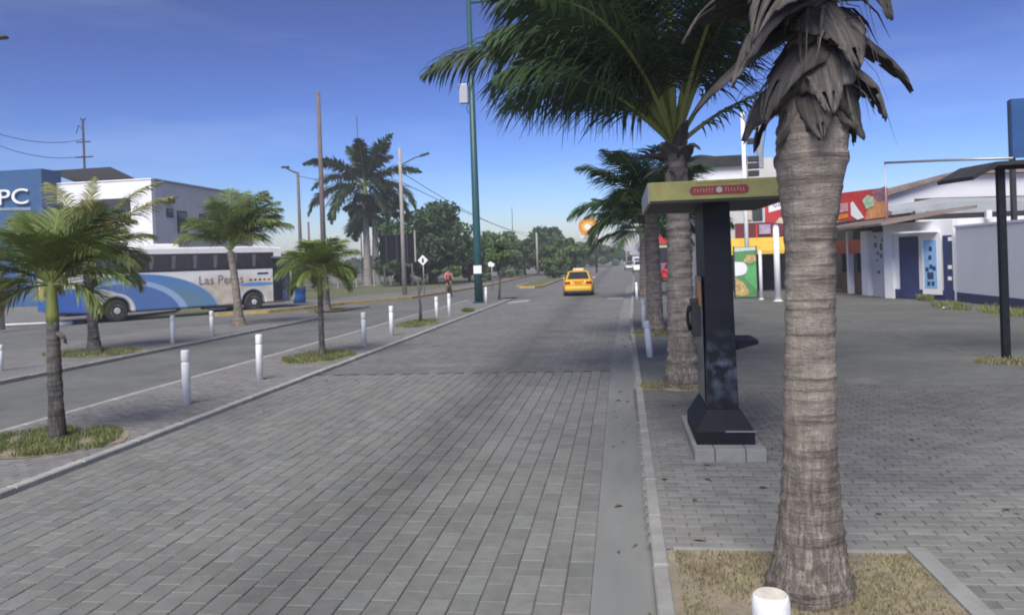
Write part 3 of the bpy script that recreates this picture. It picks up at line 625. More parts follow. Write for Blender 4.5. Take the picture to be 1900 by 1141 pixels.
# royal palms
def royal(base, label, px, py, n, L, seed, extra=()):
    Hh = up(base, px, py)-base.z
    fr = auto_fronds(n, L, seed, -22, 86, 50, 100, nl=130, ll=1.3, w=.17, hang=.75, r0=.1, plume=.8)
    return palm('royal_palm', label, base, Hh, .42, .3, fr+list(extra), m_trunk_royal, m_frond, 'royal palms by the fence', shaft=1.6, flare=.1, flare_h=.8, ring=.5, n=14, seed=seed)
PR1 = G(683, 529, .1)
royal(PR1, 'taller royal palm with pale trunk by the dark hoarding', 674, 372, 20, 7.6, 41, [(200, 0, 75, 5.5, {'m': m_frond_dry, 'nl': 40, 'll': .7, 'w': .12, 'hang': 1.0})])
PR2 = G(699, 528, .1)
royal(PR2, 'shorter royal palm just right of the taller one', 690, 430, 14, 4.8, 42)

# ------------------------------------------------------------------ broadleaf trees
def crown_mb(rx, ry, rz, ncl, nleaf, ls, seed, lowcut=-.4):
    rg = np.random.default_rng(seed)
    d = rg.normal(size=(ncl, 3)); d /= np.linalg.norm(d, axis=1)[:, None]; d[:, 2] = np.where(d[:, 2] < lowcut, -d[:, 2], d[:, 2])
    C = d*np.array([rx, ry, rz])*(rg.random((ncl, 1))**.45)*.82
    cr = rg.uniform(.2, .42, ncl)*min(rx, rz)
    idx = rg.integers(0, ncl, nleaf); q = rg.normal(size=(nleaf, 3)); q /= np.linalg.norm(q, axis=1)[:, None]
    P = C[idx]+q*cr[idx][:, None]*(rg.random((nleaf, 1))**.35)*np.array([1.15, 1.15, .75])
    nn = rg.normal(size=(nleaf, 3))+q*.8+np.array([0, 0, .5]); nn /= np.linalg.norm(nn, axis=1)[:, None]
    a = np.cross(nn, rg.normal(size=(nleaf, 3))); a /= np.linalg.norm(a, axis=1)[:, None]; b = np.cross(nn, a)
    s = ls*rg.uniform(.6, 1.3, (nleaf, 1))
    V = np.stack([P-a*s, P+b*s*.5-nn*s*.1, P+a*s, P-b*s*.5-nn*s*.1], 1).reshape(-1, 3)
    mb = MB(); mb.v = V.tolist(); mb.f = [(4*i, 4*i+1, 4*i+2, 4*i+3) for i in range(nleaf)]; mb.m = [0]*nleaf
    return mb, C
def tree(name, label, base, H, rx, rz, seed, M=m_leaf, tr=.16, ncl=26, nleaf=5200, ls=.28, group=None, lowcut=-1., cat='tree'):
    t = thing(name, label, cat, base, group=group); rg = random.Random(seed)
    zc = H-rz; mb, C = crown_mb(rx, rx*.95, rz, ncl, nleaf, ls, seed, lowcut)
    mb.build('crown', M, t, False, (0, 0, zc), fix=False)
    tm = MB(); tm.tube([(0, 0, -.1), (rg.uniform(-.1, .1), 0, zc*.4), (rg.uniform(-.2, .2), rg.uniform(-.2, .2), zc)], [tr*1.3, tr, tr*.7], 8)
    for c in C[:6]: tm.tube([(0, 0, zc*.55), (c[0]*.5, c[1]*.5, zc+c[2]*.35), (c[0], c[1], zc+c[2])], [tr*.5, tr*.32, tr*.1], 5)
    tm.build('trunk', m_bark, t, True); return t
def tree_px(label, cx, top, half_w, Y, M=m_leaf, seed=1, low=None, base_z=.1, name='leafy_tree', **k):
    p = D(cx, top, Y); rx = half_w*Y/F/ math.cos(0)*1.02; Hh = p.z-base_z
    rz = (p.z-D(cx, low, Y).z)/2 if low else Hh*.36
    return tree(name, label, (p.x, p.y, base_z), Hh, rx, min(rz, Hh*.49), seed, M, **k)
GT = 'trees beyond the side road'
TR_ = dict(group=GT, ncl=40)
tree_px('big dark broadleaf tree right of the hoarding, tallest of the row', 797, 372, 100, 78, m_leaf, 51, 530, **dict(TR_, nleaf=15000, ncl=60, ls=.3, tr=.35))
tree_px('dark bushy tree low at the left foot of the big tree', 742, 455, 50, 74, m_leaf, 52, 538, nleaf=6500, **TR_)
tree_px('dark bushy tree between the big tree and the green pole', 868, 432, 56, 84, m_leaf2, 53, 528, nleaf=7500, **TR_)
tree_px('rounded green tree just right of the green pole', 925, 426, 60, 100, m_leaf2, 54, 520, nleaf=8000, ls=.34, **TR_)
tree_px('lower dark tree beside the pale street light stub', 972, 432, 52, 112, m_leaf, 55, 516, nleaf=7500, ls=.36, **TR_)
tree_px('tall pointed dark tree in the middle of the far row', 1010, 416, 42, 138, m_leaf, 56, 512, nleaf=7500, ls=.42, **TR_)
tree_px('mid green tree behind the taxi roof', 1046, 438, 44, 104, m_leaf2, 57, 512, nleaf=8000, ls=.32, **dict(TR_, base_z=.12))
GM = 'trees on the far median'; TM_ = dict(group=GM, base_z=.12, ncl=36)
tree_px('round green tree on the far median right of the taxi', 1095, 443, 40, 188, m_leaf2, 58, 506, nleaf=9000, ls=.46, **TM_)
tree_px('small tree on the far median just behind the taxi', 1028, 468, 30, 87, m_leaf2, 59, 514, nleaf=5000, ls=.28, **TM_)
tree_px('low tree farthest down the median before the gap', 1119, 462, 20, 320, m_leaf, 60, 498, nleaf=4000, ls=.7, **TM_)
tree_px('distant tree on the right side of the far road', 1172, 472, 12, 230, m_leaf, 61, 497, nleaf=1500, ls=.45, base_z=.1)
# a wood far behind that reads as one mass
mbw = MB(); rgw = np.random.default_rng(99); vs_all = []
for i in range(46):
    px = 470+i*15; Yw = 190+rgw.random()*50; p = D(px, 478+rgw.random()*8-(i > 30)*8, Yw); mb_, _ = crown_mb(7, 5, max(2.5, p.z*.5), 12, 700, .8, 500+i, -1.)
    vs_all.append(np.array(mb_.v)+np.array([p.x, Yw, max(2.4, p.z*.5)]))
mbw.v = np.concatenate(vs_all).tolist(); mbw.f = [(4*i, 4*i+1, 4*i+2, 4*i+3) for i in range(len(mbw.v)//4)]; mbw.m = [0]*len(mbw.f)
tag(mbw.build('far_wood', m_leaf, fix=False), 'far belt of low trees behind the fence and hoarding', 'trees', kind='stuff')
p = G(926, 556, .04); tree('sapling', 'round headed sapling on the median right of the green pole', p, 3.35, .85, .85, 62, m_leaf2, .05, 14, 2600, .09)
t = thing('sapling', 'bare thin sapling in a grass bed on the median', 'tree', G(780, 598, .05))
MB().tube([(0, 0, 0), (.02, 0, .6), (-.03, 0, 1.15), (-.05, 0, 1.6)], [.07, .05, .04, .02], 7).build('trunk', m_trunk_g, t, True)
MB().tube([(-.02, 0, 1.0), (.12, 0, 1.4), (.16, 0, 1.6)], [.025, .02, .008], 5).build('branch', m_trunk_g, t, True)
# low shrubs along the far fence
for i, (px, py, hw, Y, mm) in enumerate(((640, 500, 26, 70, m_leaf2), (585, 505, 24, 66, m_leaf), (720, 505, 26, 80, m_leaf), (835, 508, 40, 72, m_leaf2), (945, 505, 34, 95, m_leaf2), (900, 512, 26, 78, m_leaf), (1000, 500, 30, 118, m_leaf), (545, 500, 20, 66, m_leaf2))):
    p = D(px, py, Y); b = Vector((p.x, p.y, .1)); lab = ['shrub behind the young palm fronds', 'shrub left of the weathered pole foot', 'shrub under the hoarding', 'low shrub behind the person', 'wide low shrub right of the green pole', 'low dark shrub left of the green pole base', 'low shrub left of the taxi roof', 'shrub behind the bus door'][i]
    tree('shrub', lab, b, max(1.6, p.z+.8), hw*Y/F, max(.7, p.z*.5), 80+i, mm, .05, 12, 1500, .2, 'shrubs along the far fence', cat='shrub')

# ------------------------------------------------------------------ bollards
def bollard(base, h, label, tilt=0, az=0, group='white bollards along the median'):
    t = thing('bollard', label, 'bollard', base, group=group); t.rotation_euler = (tilt*math.sin(az), tilt, 0)
    r = .066
    MB().lathe([(r, -.03), (r, h*.76), (r*.97, h*.77), (r*.82, h*.775), (r*.82, h*.80), (r*.97, h*.805), (r, h*.81), (r, h*.975), (r*.93, h*.995), (r*.9, h)], 18).build('post', m_white, t, True)
    MB().lathe([(r*.84, h-.003), (r*.8, h+.006), (0.001, h+.007)], 18).build('cap', mat('bollard_cap', (.62, .58, .5), .8, .2, 12), t)
for px, py, tx, ty, lab, g in ((347, 750, 343, 650, 'nearest white bollard on the median, right of the leftmost palm', 0), (482, 705, 475, 621, 'second nearest median bollard, left of the bright young palm', 0), (676, 641, 673, 580, 'white bollard just right of the bright young palm', 0), (727, 623, 724, 568, 'white bollard left of the bare sapling', 0), (811, 594, 808, 551, 'white bollard right of the bare sapling', 0), (834, 586, 832, 545, 'white bollard just below the person', 0), (902, 563, 900, 533, 'white bollard right beside the green pole foot', 0),
                                (321, 637, 320, 585, 'left bollard of the pair below the bus side', 1), (394, 623, 391, 577, 'right bollard of the pair below the bus side', 1), (1, 688, -1, 640, 'bollard cut by the left picture edge', 1), (1182, 556, 1181, 524, 'farthest white bollard on the right kerb', 2), (1195, 608, 1190, 555, 'middle white bollard on the right kerb', 2), (1206, 661, 1198, 595, 'leaning white bollard nearest the palms on the right kerb', 2)):
    b = G(px, py, (.05, .07, .1)[g]); bollard(b, up(b, tx, ty)-b.z, lab, R(-4) if 'leaning' in lab else R(random.uniform(-1, 1)), 0, ['white bollards along the median', 'white bollards across the side road', 'white bollards on the right kerb'][g])
tp = G(1430, 1108, .93); bollard((tp.x, tp.y, .1), .84, 'white bollard top in the foreground before the near palm', 0, 0, 'white bollards on the right kerb')

# ------------------------------------------------------------------ telephone kiosk
kb = G(1349, 826, .215); KX, KY = kb.x, kb.y
plm = thing('plinth', 'low concrete plinth of slabs under the telephone kiosk', 'plinth', (0, 0, 0))
x0, x1 = G(1290, 858, .1).x, G(1421, 852, .1).x; y0 = G(1350, 856, .1).y; y1 = y0+1.7
for i, (a, b) in enumerate(((x0, x0+.2), (x0+.2, x1-.2), (x1-.2, x1))): MB().box(((a+b)/2, (y0+.2+y0)/2, .155), (b-a-.006, .2, .13)).build('slab', m_conc, plm, bevel=.008)
MB().box((x0+.1, (y0+y1)/2+.1, .155), (.2, y1-y0-.206, .13)).build('slab', m_conc, plm, bevel=.008)
MB().box(((x0+x1)/2+.1, (y0+y1)/2+.1, .153), (x1-x0-.21, y1-y0-.206, .125)).build('slab', m_conc, plm, bevel=.008)
k = thing('telephone_kiosk', 'black two-sided telephone kiosk with flat yellow canopy and red badge', 'telephone kiosk', (KX, KY, .22))
m_kblack = mat('kiosk_enamel', (.012, .015, .02), .5, .3, 4, .04, spec=.25)
def chalk(nt, pos):
    oc = node(nt, 'ShaderNodeTexCoord').outputs['Object']
    nz = node(nt, 'ShaderNodeTexNoise'); nz.inputs['Scale'].default_value = 7; nz.inputs['Detail'].default_value = 9; nt.links.new(oc, nz.inputs['Vector'])
    s = node(nt, 'ShaderNodeSeparateXYZ'); nt.links.new(oc, s.inputs[0])
    band = mth(nt, 'SUBTRACT', 1.0, mth(nt, 'MINIMUM', mth(nt, 'ABSOLUTE', mth(nt, 'MULTIPLY', mth(nt, 'SUBTRACT', s.outputs[2], .75), 2.2)), 1.0))
    v = mth(nt, 'MULTIPLY', mth(nt, 'MAXIMUM', mth(nt, 'SUBTRACT', nz.outputs['Fac'], .46), 0.0), 40.0)
    return mth(nt, 'ADD', mth(nt, 'MULTIPLY', v, band), 1.0)
stain(m_kblack, chalk)
cw, cd = .15, 1.0     # half width and depth of the column
hz = 2.46
MB().loft([[(-cw-.02, .12, .22), (cw+.0, .12, .22), (cw+.0, cd, .22), (-cw-.02, cd, .22)], [(-cw, .1, 1.2), (cw-.02, .1, 1.2), (cw-.02, cd, 1.2), (-cw, cd, 1.2)], [(-cw, .1, hz), (cw-.03, .1, hz), (cw-.03, cd, hz), (-cw, cd, hz)]]).build('column', m_kblack, k, bevel=.015)
MB().loft([[(-.30, 0, 0), (.28, 0, 0), (.28, 1.1, 0), (-.30, 1.1, 0)], [(-.30, 0, .13), (.28, 0, .13), (.28, 1.1, .13), (-.30, 1.1, .13)], [(-cw-.03, .1, .34), (cw+.01, .1, .34), (cw+.01, 1.02, .34), (-cw-.03, 1.02, .34)]]).build('base', m_black, k, bevel=.008)
MB().box((.14, -.006, .135), (.30, .012, .014)).build('trim', m_steel, k)
MB().prism([(.0, 0), (.24, .06), (.24, .1), (.0, .1)], .2, .75, 'y').build('shelf', m_black, k, loc=(cw-.015, 0, .93))
m_side = mat('kiosk_side_panel', (.09, .095, .1), .3, .4, 3, spec=.5)
MB().box((-cw-.028, .55, 1.05), (.012, .6, 1.3)).build('side_panel', m_side, k, bevel=.004)
MB().box((-cw-.036, .42, 1.52), (.006, .2, .26)).build('sticker', m_signorange, k)
tele = MB().box((-cw-.06, .62, 1.25), (.1, .26, .4)).build('telephone', m_darkmetal, k, bevel=.012)
MB().tube([(-cw-.12, .55, 1.38), (-cw-.15, .55, 1.3), (-cw-.15, .55, 1.2), (-cw-.12, .55, 1.12)], [.028, .018, .018, .028], 8).build('handset', m_black, tele, True)
# canopy
CF = 0.0; z0, z1 = 2.45, 2.655
cx0, cx1, cyf, cyb = -.70, .66, -.28, 1.75
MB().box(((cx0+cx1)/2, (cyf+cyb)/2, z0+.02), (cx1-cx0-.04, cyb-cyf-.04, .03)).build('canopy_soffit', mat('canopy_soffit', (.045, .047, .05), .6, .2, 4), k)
MB().box(((cx0+cx1)/2, (cyf+cyb)/2, z1-.01), (cx1-cx0-.03, cyb-cyf-.03, .02)).build('canopy_top', m_steel, k)
for nm, c, d, M in (('fascia', ((cx0+cx1)/2, cyf, (z0+z1)/2), (cx1-cx0, .03, z1-z0), m_canopy), ('fascia', ((cx0+cx1)/2, cyb, (z0+z1)/2), (cx1-cx0, .03, z1-z0), m_canopy), ('fascia', (cx0, (cyf+cyb)/2, (z0+z1)/2), (.03, cyb-cyf-.032, z1-z0), mat('weathered_fascia', (.3, .3, .27), .5, .2, 6)), ('fascia', (cx1, (cyf+cyb)/2, (z0+z1)/2), (.03, cyb-cyf-.032, z1-z0), m_canopy)):
    MB().box(c, d).build(nm, M, k, bevel=.006)
MB().box(((cx0+cx1)/2, cyf-.016, z0+.012), (cx1-cx0, .006, .02)).build('edge_trim', m_darkmetal, k)
m_badge = mat('badge_red', (.3, .05, .045), .5, .15, 8)
bx, bz, bw_, bh = -.03, z0+.105, .24, .042
pts = [(bx+math.cos(a)*bh+(bw_ if math.cos(a) > 0 else -bw_), bz+math.sin(a)*bh) for a in [i*2*math.pi/24+.001 for i in range(24)]]
MB().prism(pts, cyf-.021, cyf-.015).build('badge', m_badge, k)
m_badget = mat('badge_letter', (.5, .36, .34), .6, .1, 9)
MB().lathe([(.03, -.002), (.03, .002)], 16, (bx, cyf-.024, bz), 'y').build('badge_disc', mat('badge_disc', (.5, .5, .48), .5, .1, 9), k)
rg = random.Random(5)
mbt = MB(); x = bx-bw_-.015
for s in (-1, 1):
    x = bx-.245 if s < 0 else bx+.05
    for i in range(7):
        w_ = .02; mbt.box((x+.01, cyf-.0225, bz), (.005, .003, .034)); mbt.box((x+.017, cyf-.0225, bz+rg.choice((-.014, 0, .014))), (.012, .003, .006)); x += .028
mbt.build('badge_lettering', m_badget, k)
mbt = MB(); x = bx-.2
for i in range(17):
    mbt.box((x, cyf-.0165, z0+.178), (.012, .003, .013)); x += .023
mbt.build('faded_lettering', mat('faded_orange_letter', (.33, .22, .06), .6, .2, 9), k)

# ------------------------------------------------------------------ poles, signs
GP = G(889, 562, .04)
t = thing('lamp_pole', 'tall green steel lamp pole on the median with grey box', 'pole', GP)
gh = up(GP, 866, -60)-.1
MB().tube([(0, 0, 0), (0, 0, 3.0), (0, 0, gh)], [.235, .205, .115], 14).build('shaft', m_greenpole, t, True)
MB().lathe([(.36, 0), (.36, .05), (.3, .06)], 12).build('base_plate', m_greenpole, t)
hb = up(GP, 866, 172)-.1
MB().box((-.42, 0, hb), (.45, .35, 1.0)).build('junction_box', m_silverpaint, t, bevel=.02)
MB().box((-.16, 0, hb+.3), (.2, .06, .06)).box((-.16, 0, hb-.45), (.2, .06, .06)).build('bracket', m_darkmetal, t)
MB().tube([(-.2, -.1, hb-.5), (-.28, -.1, hb-.75), (-.2, -.1, hb-1.05)], .02, 5).build('cable_loop', m_wire, t, True)
ha = up(GP, 872, 4)-.1
MB().tube([(0, 0, ha), (2.4, 0, ha+.05), (4.6, 0, ha-.05)], [.06, .055, .05], 8).build('arm', m_greenpole, t, True)
MB().box((5.0, 0, ha-.08), (.9, .3, .16)).build('lamp_head', m_silverpaint, t, bevel=.04)
hp = up(GP, 887, 498)-.1
MB().box((.02, -.245, hp), (.42, .02, .42)).build('notice', m_signwhite, t)
def simple_pole(label, base, top, r0, r1, M, name='utility_pole', cat='pole', cross=()):
    b = base; h = up(b, *top)-b.z; t = thing(name, label, cat, b)
    MB().tube([(0, 0, 0), (0, 0, h*.5), (0, 0, h)], [r0, (r0+r1)/2, r1], 10).build('shaft', M, t, True)
    for hh, w_ in cross: MB().box((0, 0, h*hh), (w_, .1, .1)).build('crossarm', m_darkmetal, t)
    return t, h
t, h = simple_pole('dark lamp post behind the bus front with short arm to the left', G(561, 556, .1), (553, 320), .14, .09, m_polebrown, 'street_lamp', 'street lamp')
MB().tube([(0, 0, h-.05), (-.4, 0, h+.1), (-.75, 0, h+.3)], [.07, .06, .06], 6).box((-.85, 0, h+.38), (.5, .2, .12), 0).build('lamp_head', m_darkmetal, t)
t, h = simple_pole('pale concrete pole left of the person with lamp arm to the right', G(751, 547, .1), (738, 275), .17, .11, m_polecon, 'street_lamp', 'street lamp')
MB().tube([(0, 0, h-1.2), (1.0, 0, h-.75), (1.5, 0, h-.62)], .04, 6).box((1.75, 0, h-.55), (.65, .25, .12), 0, 0, -.25).build('lamp_head', m_darkmetal, t)
t, h = simple_pole('tall weathered pole left of the royal palms', G(604, 558, .1), (587, 170), .19, .12, m_polebrown)
t, h = simple_pole('thin dark pole between the bus front and the young palm', D(576, 520, 62)*1.0, (574, 412), .1, .08, m_polebrown)
b = D(672, 500, 120); b.z = .1
t, h = simple_pole('thin distant mast behind the royal palms', b, (668, 215), .1, .06, m_darkmetal, 'mast', 'mast')
b = D(953, 480, 170); b.z = .1
simple_pole('thin far mast over the tree row', b, (952, 385), .1, .06, m_darkmetal, 'mast', 'mast')
b = D(997, 480, 105); b.z = .1
simple_pole('pale far post in front of the tree row', b, (994, 432), .16, .12, m_polecon)
# antenna mast behind the white building
b = D(163, 480, 75); b.z = .1
t, h = simple_pole('antenna mast with crossarms rising behind the white building', b, (158, 222), .16, .1, m_darkmetal, 'antenna_mast', 'mast')
for dz, w_ in ((-2.4, 1.6), (-4.0, 2.0)): MB().box((0, 0, h+dz), (w_, .12, .12)).build('crossarm', m_darkmetal, t)
MB().tube([(0, 0, h-1.2), (-.5, 0, h-.6), (-.8, 0, h-1.4)], .05, 5).tube([(0, 0, h-.3), (.35, 0, h+.1)], .05, 5).tube([(0, 0, h-.3), (-.3, 0, h+.2)], .05, 5).build('antenna', m_darkmetal, t)
AB = b; AH = h
# lamp whose head shows at the left edge
b = G(2, 612, .1); t = thing('street_lamp', 'grey street lamp post at the left picture edge with lamp head above', 'street lamp', b)
lh = up(b, 14, 76)-.1
MB().tube([(0, 0, 0), (-.05, 0, 3), (-1.2, 0, lh*.8), (-1.0, 0, lh)], [.15, .13, .09, .06], 10).build('shaft', m_polecon, t, True)
MB().tube([(-1.0, 0, lh), (.1, 0, lh+.05)], .05, 6).build('arm', m_polecon, t, True)
MB().loft([[(-.1+s_*0, -.1, -.03), (-.1, .1, -.03), (-.1, .1, .08), (-.1, -.1, .08)] if False else [(x_, -w_, -.06), (x_, w_, -.06), (x_, w_*.7, hh), (x_, -w_*.7, hh)] for s_, x_, w_, hh in ((0, -.1, .06, .05), (0, .2, .16, .12), (0, .6, .15, .1), (0, .8, .05, .02))]).build('lamp_head', m_darkmetal, t, True, (.0, 0, lh+.02))
# diamond sign
b = D(787, 540, 51); b.z = .1
t = thing('road_sign', 'white diamond road sign with dark mark on a thin post', 'sign', b)
sh_ = up(b, 785, 483)-.1
MB().tube([(0, 0, 0), (0, 0, sh_+.3)], .035, 8).build('post', m_steel, t, True)
r_ = .36
MB().prism([(0, sh_-r_), (r_, sh_), (0, sh_+r_), (-r_, sh_)], -.06, -.045).build('board', m_signwhite, t)
MB().prism([(-.06, sh_-.16), (.06, sh_-.16), (.08, sh_+.02), (.03, sh_+.16), (-.05, sh_+.14), (-.08, sh_)], -.066, -.061).build('symbol', m_darkmetal, t)
b = D(914, 540, 56); b.z = .1
t = thing('road_sign', 'small white sign seen on edge right of the green pole', 'sign', b); sh_ = up(b, 914, 490)-.1
MB().tube([(0, 0, 0), (0, 0, sh_)], .03, 6).build('post', m_steel, t, True)
MB().prism([(-.26, sh_-.15), (.12, sh_-.22), (.28, sh_+.1), (-.05, sh_+.24), (-.24, sh_+.1)], -.05, -.035).build('board', m_signwhite, t)
# dark hoarding
a, c = D(704, 437, 72), D(770, 487, 72)
t = thing('hoarding', 'dark back of a roadside hoarding between royal palms and big tree', 'billboard', ((a.x+c.x)/2, 72, .1))
w_ = abs(c.x-a.x); h0, h1 = c.z-.1, a.z-.1
MB().box((0, 0, (h0+h1)/2), (w_, .12, h1-h0)).build('board', mat('hoarding_back', (.006, .008, .012), .9, .2, 3, spec=.08), t)
for x in (-w_*.3, 0, w_*.3): MB().box((x, -.1, (h0+h1)/2), (.08, .08, h1-h0-.1)).build('stiffener', m_darkmetal, t)
for x in (-w_*.4, w_*.4): MB().tube([(x, .16, 0), (x, .16, h1)], .1, 8).build('leg', m_steel, t, True)
MB().box((w_*.5+.08, -.05, (h0+h1)/2+.2), (.14, .14, h1-h0+.3)).build('side_post', m_polecon, t)
# fence beyond the side road
fa, fb = Vector((-33, 62, .1)), Vector((-19, 86, .1))
t = thing('fence', 'grey railing fence with posts beyond the side road', 'fence', fa)
d = fb-fa; n = 12; az = math.atan2(d.y, d.x)
for i in range(n+1):
    q = d*(i/n); MB().box((q.x, q.y, .95), (.16, .16, 1.9)).build('post', m_polecon, t)
for z in (.35, 1.1, 1.75): MB().box((d.x/2, d.y/2, z), (d.length, .05, .06), az).build('rail', m_steel, t)
me = MB().box((0, 0, .95), (.02, .02, 1.6)).mesh('picket', m_steel)
for i in range(120):
    q = d*((i+.5)/120); link('picket', me, t, (q.x, q.y, 0), az)
wl_ = MB().box((0, 0, .45), (26, .15, .9)).build('boundary_wall', mat('weathered_wall', (.3, .28, .26), .9, .35, 1.2, .3, world=True), loc=(-15.4, 100, .1), rz=R(97)); tag(wl_, 'low weathered grey wall below the far tree row', 'wall')

# wires
def wire(label, a, b, sag, r=.012):
    a, b = Vector(a), Vector(b); pts = [a.lerp(b, i/14)-Vector((0, 0, sag*4*(i/14)*(1-i/14))) for i in range(15)]
    tag(MB().tube(pts, r, 5).build('power_line', m_wire, smooth=True), label, 'cable', 'overhead wires')
aa = D(-40, 235, 60); wire('overhead wire from the left edge to the antenna mast, upper', aa, (AB.x, AB.y, AH-2.0), .8, .03)
aa = D(-40, 255, 60); wire('overhead wire from the left edge to the antenna mast, lower', aa, (AB.x, AB.y, AH-3.8), .8, .03)
pb = G(751, 547, .1); wire('overhead wire from the concrete pole down the road', (pb.x, pb.y, 8.6), (-16, 160, 8.0), 1.6, .025)
wire('second overhead wire from the concrete pole down the road', (pb.x, pb.y, 7.9), (-14, 200, 7.0), 1.4, .025)
wire('overhead wire between the lamp post behind the bus and the concrete pole', (-22, 51, 8.6), (pb.x, pb.y, 8.6), .5, .02)

# ------------------------------------------------------------------ vehicles
def wheel(parent, c, r, w, side):
    t = MB().lathe([(r*.62, -w/2), (r*.9, -w/2), (r, -w*.36), (r, w*.36), (r*.9, w/2), (r*.62, w/2)], 26, (0, 0, 0), 'y').build('wheel', m_tyre, parent, False, c)
    MB().lathe([(r*.62, -w*.3), (r*.6, -w*.5), (r*.52, -w*.5), (r*.36, -w*.36), (r*.27, -w*.54), (r*.1, -w*.56)] if side < 0 else [(r*.1, w*.56), (r*.27, w*.54), (r*.36, w*.36), (r*.52, w*.5), (r*.6, w*.5), (r*.62, w*.3)], 22, (0, 0, 0), 'y').build('rim', m_rim, t)
    me = MB().lathe([(r*.045, -w*.06), (r*.045, w*.06)], 6, (0, 0, 0), 'y').mesh('lug_nut', m_darkmetal)
    for i in range(8): link('lug_nut', me, t, (math.cos(i*.785)*r*.42, side*w*.3, math.sin(i*.785)*r*.42))
    return t
# bus
A_, B_ = G(218, 597), G(478, 578); hd = (B_-A_); WB = hd.length; BA = math.atan2(hd.y, hd.x)+R(3)
t = thing('coach', 'white coach with blue curved livery, its front door standing open', 'bus', A_, BA); bus = t
LB, LF, BWd = -2.55, WB+2.45, 2.5
BH, ZB = 3.42, .42
wr = .5
def arch(cx, r, n=14): return [(cx+r*math.cos(math.pi*(1-i/n)) if False else cx-r*math.cos(math.pi*i/n), ZB if i in (0, n) else max(ZB, .48+r*math.sin(math.pi*i/n))) for i in range(n+1)]
prof = [(LB+.15, ZB+.12), (-.9, ZB)]+arch(0, .66)+[(1.0, ZB)]+[(WB-1.0, ZB)]+arch(WB, .66)+[(LF-.1, ZB), (LF, ZB+.3), (LF, 1.3), (LF-.12, 2.2), (LF-.38, 3.05), (LF-.8, BH-.08), (LF-2, BH), (LB+.6, BH-.04), (LB+.12, BH-.25), (LB, 2.2), (LB-.02, 1.0)]
m_bus = mat('coach_livery', (.8, .79, .77), .3, .04, 2, spec=.5)
nt = m_bus.node_tree; src, pb_ = color_chain(m_bus)
oc = node(nt, 'ShaderNodeTexCoord').outputs['Object']; sp = node(nt, 'ShaderNodeSeparateXYZ'); nt.links.new(oc, sp.inputs[0])
nzb = node(nt, 'ShaderNodeTexNoise'); nzb.inputs['Scale'].default_value = 2.5; nzb.inputs['Detail'].default_value = 6; nt.links.new(oc, nzb.inputs['Vector'])
def ellm(cx, cz, rx, rz, soft=.03):
    dx = mth(nt, 'POWER', mth(nt, 'ABSOLUTE', mth(nt, 'DIVIDE', mth(nt, 'SUBTRACT', sp.outputs[0], cx), rx)), 2.0)
    dz = mth(nt, 'POWER', mth(nt, 'ABSOLUTE', mth(nt, 'DIVIDE', mth(nt, 'SUBTRACT', sp.outputs[2], cz), rz)), 2.0)
    mr = node(nt, 'ShaderNodeMapRange'); nt.links.new(mth(nt, 'ADD', dx, dz), mr.inputs[0]); mr.inputs[1].default_value = 1+soft; mr.inputs[2].default_value = 1-soft; return mr.outputs[0]
def layer(src, mask, col, ng=0.):
    mx = node(nt, 'ShaderNodeMix', data_type='RGBA'); nt.links.new(mask, mx.inputs[0]); nt.links.new(src, mx.inputs[6]); mx.inputs[7].default_value = rgb(col)
    return mx.outputs[2]
# soft tan picture area behind the lettering
tan = mth(nt, 'MULTIPLY', ellm(5.6, .7, 2.6, 1.25, .45), mth(nt, 'MINIMUM', mth(nt, 'MULTIPLY', nzb.outputs['Fac'], 1.7), 1.0))
src = layer(src, tan, (.56, .48, .38))
src = layer(src, ellm(1.0, .1, 3.85, 2.05), (.10, .24, .52))
src = layer(src, ellm(2.6, .0, 2.15, 1.5, .5), (.15, .27, .36))
src = layer(src, ellm(.35, .05, 3.0, 1.86), (.33, .47, .68))
src = layer(src, ellm(.25, .0, 2.75, 1.72), (.10, .19, .43))
src = layer(src, ellm(-.9, .1, 1.7, 1.45), (.6, .6, .56))
src = layer(src, ellm(-1.15, .0, 1.5, 1.25), (.5, .46, .38))
src = layer(src, ellm(-1.9, .9, .75, .72), (.07, .16, .5))
src = layer(src, ellm(1.0, 1.75, .38, .11), (.45, .08, .07))
src = layer(src, ellm(WB+.2, 1.42, 1.0, .10), (.12, .3, .55))
for cx in (0, WB):
    rim_ = ellm(cx, .48, .82, .82, .02); src = layer(src, rim_, (.62, .62, .63))
nt.links.new(src, pb_.inputs['Base Color'])
mbb = MB(); mbb.prism(prof, 0, BWd); body = mbb.build('body', m_bus, t, bevel=.07)
# underbody so that the coach is not seen through
MB().box((WB/2, BWd/2, .62), (LF-LB-1.0, BWd-.8, .5)).build('chassis', m_darkmetal, t)
MB().box((WB*.72, .2, .35), (1.6, .3, .12)).build('fuel_tank', m_darkmetal, t)
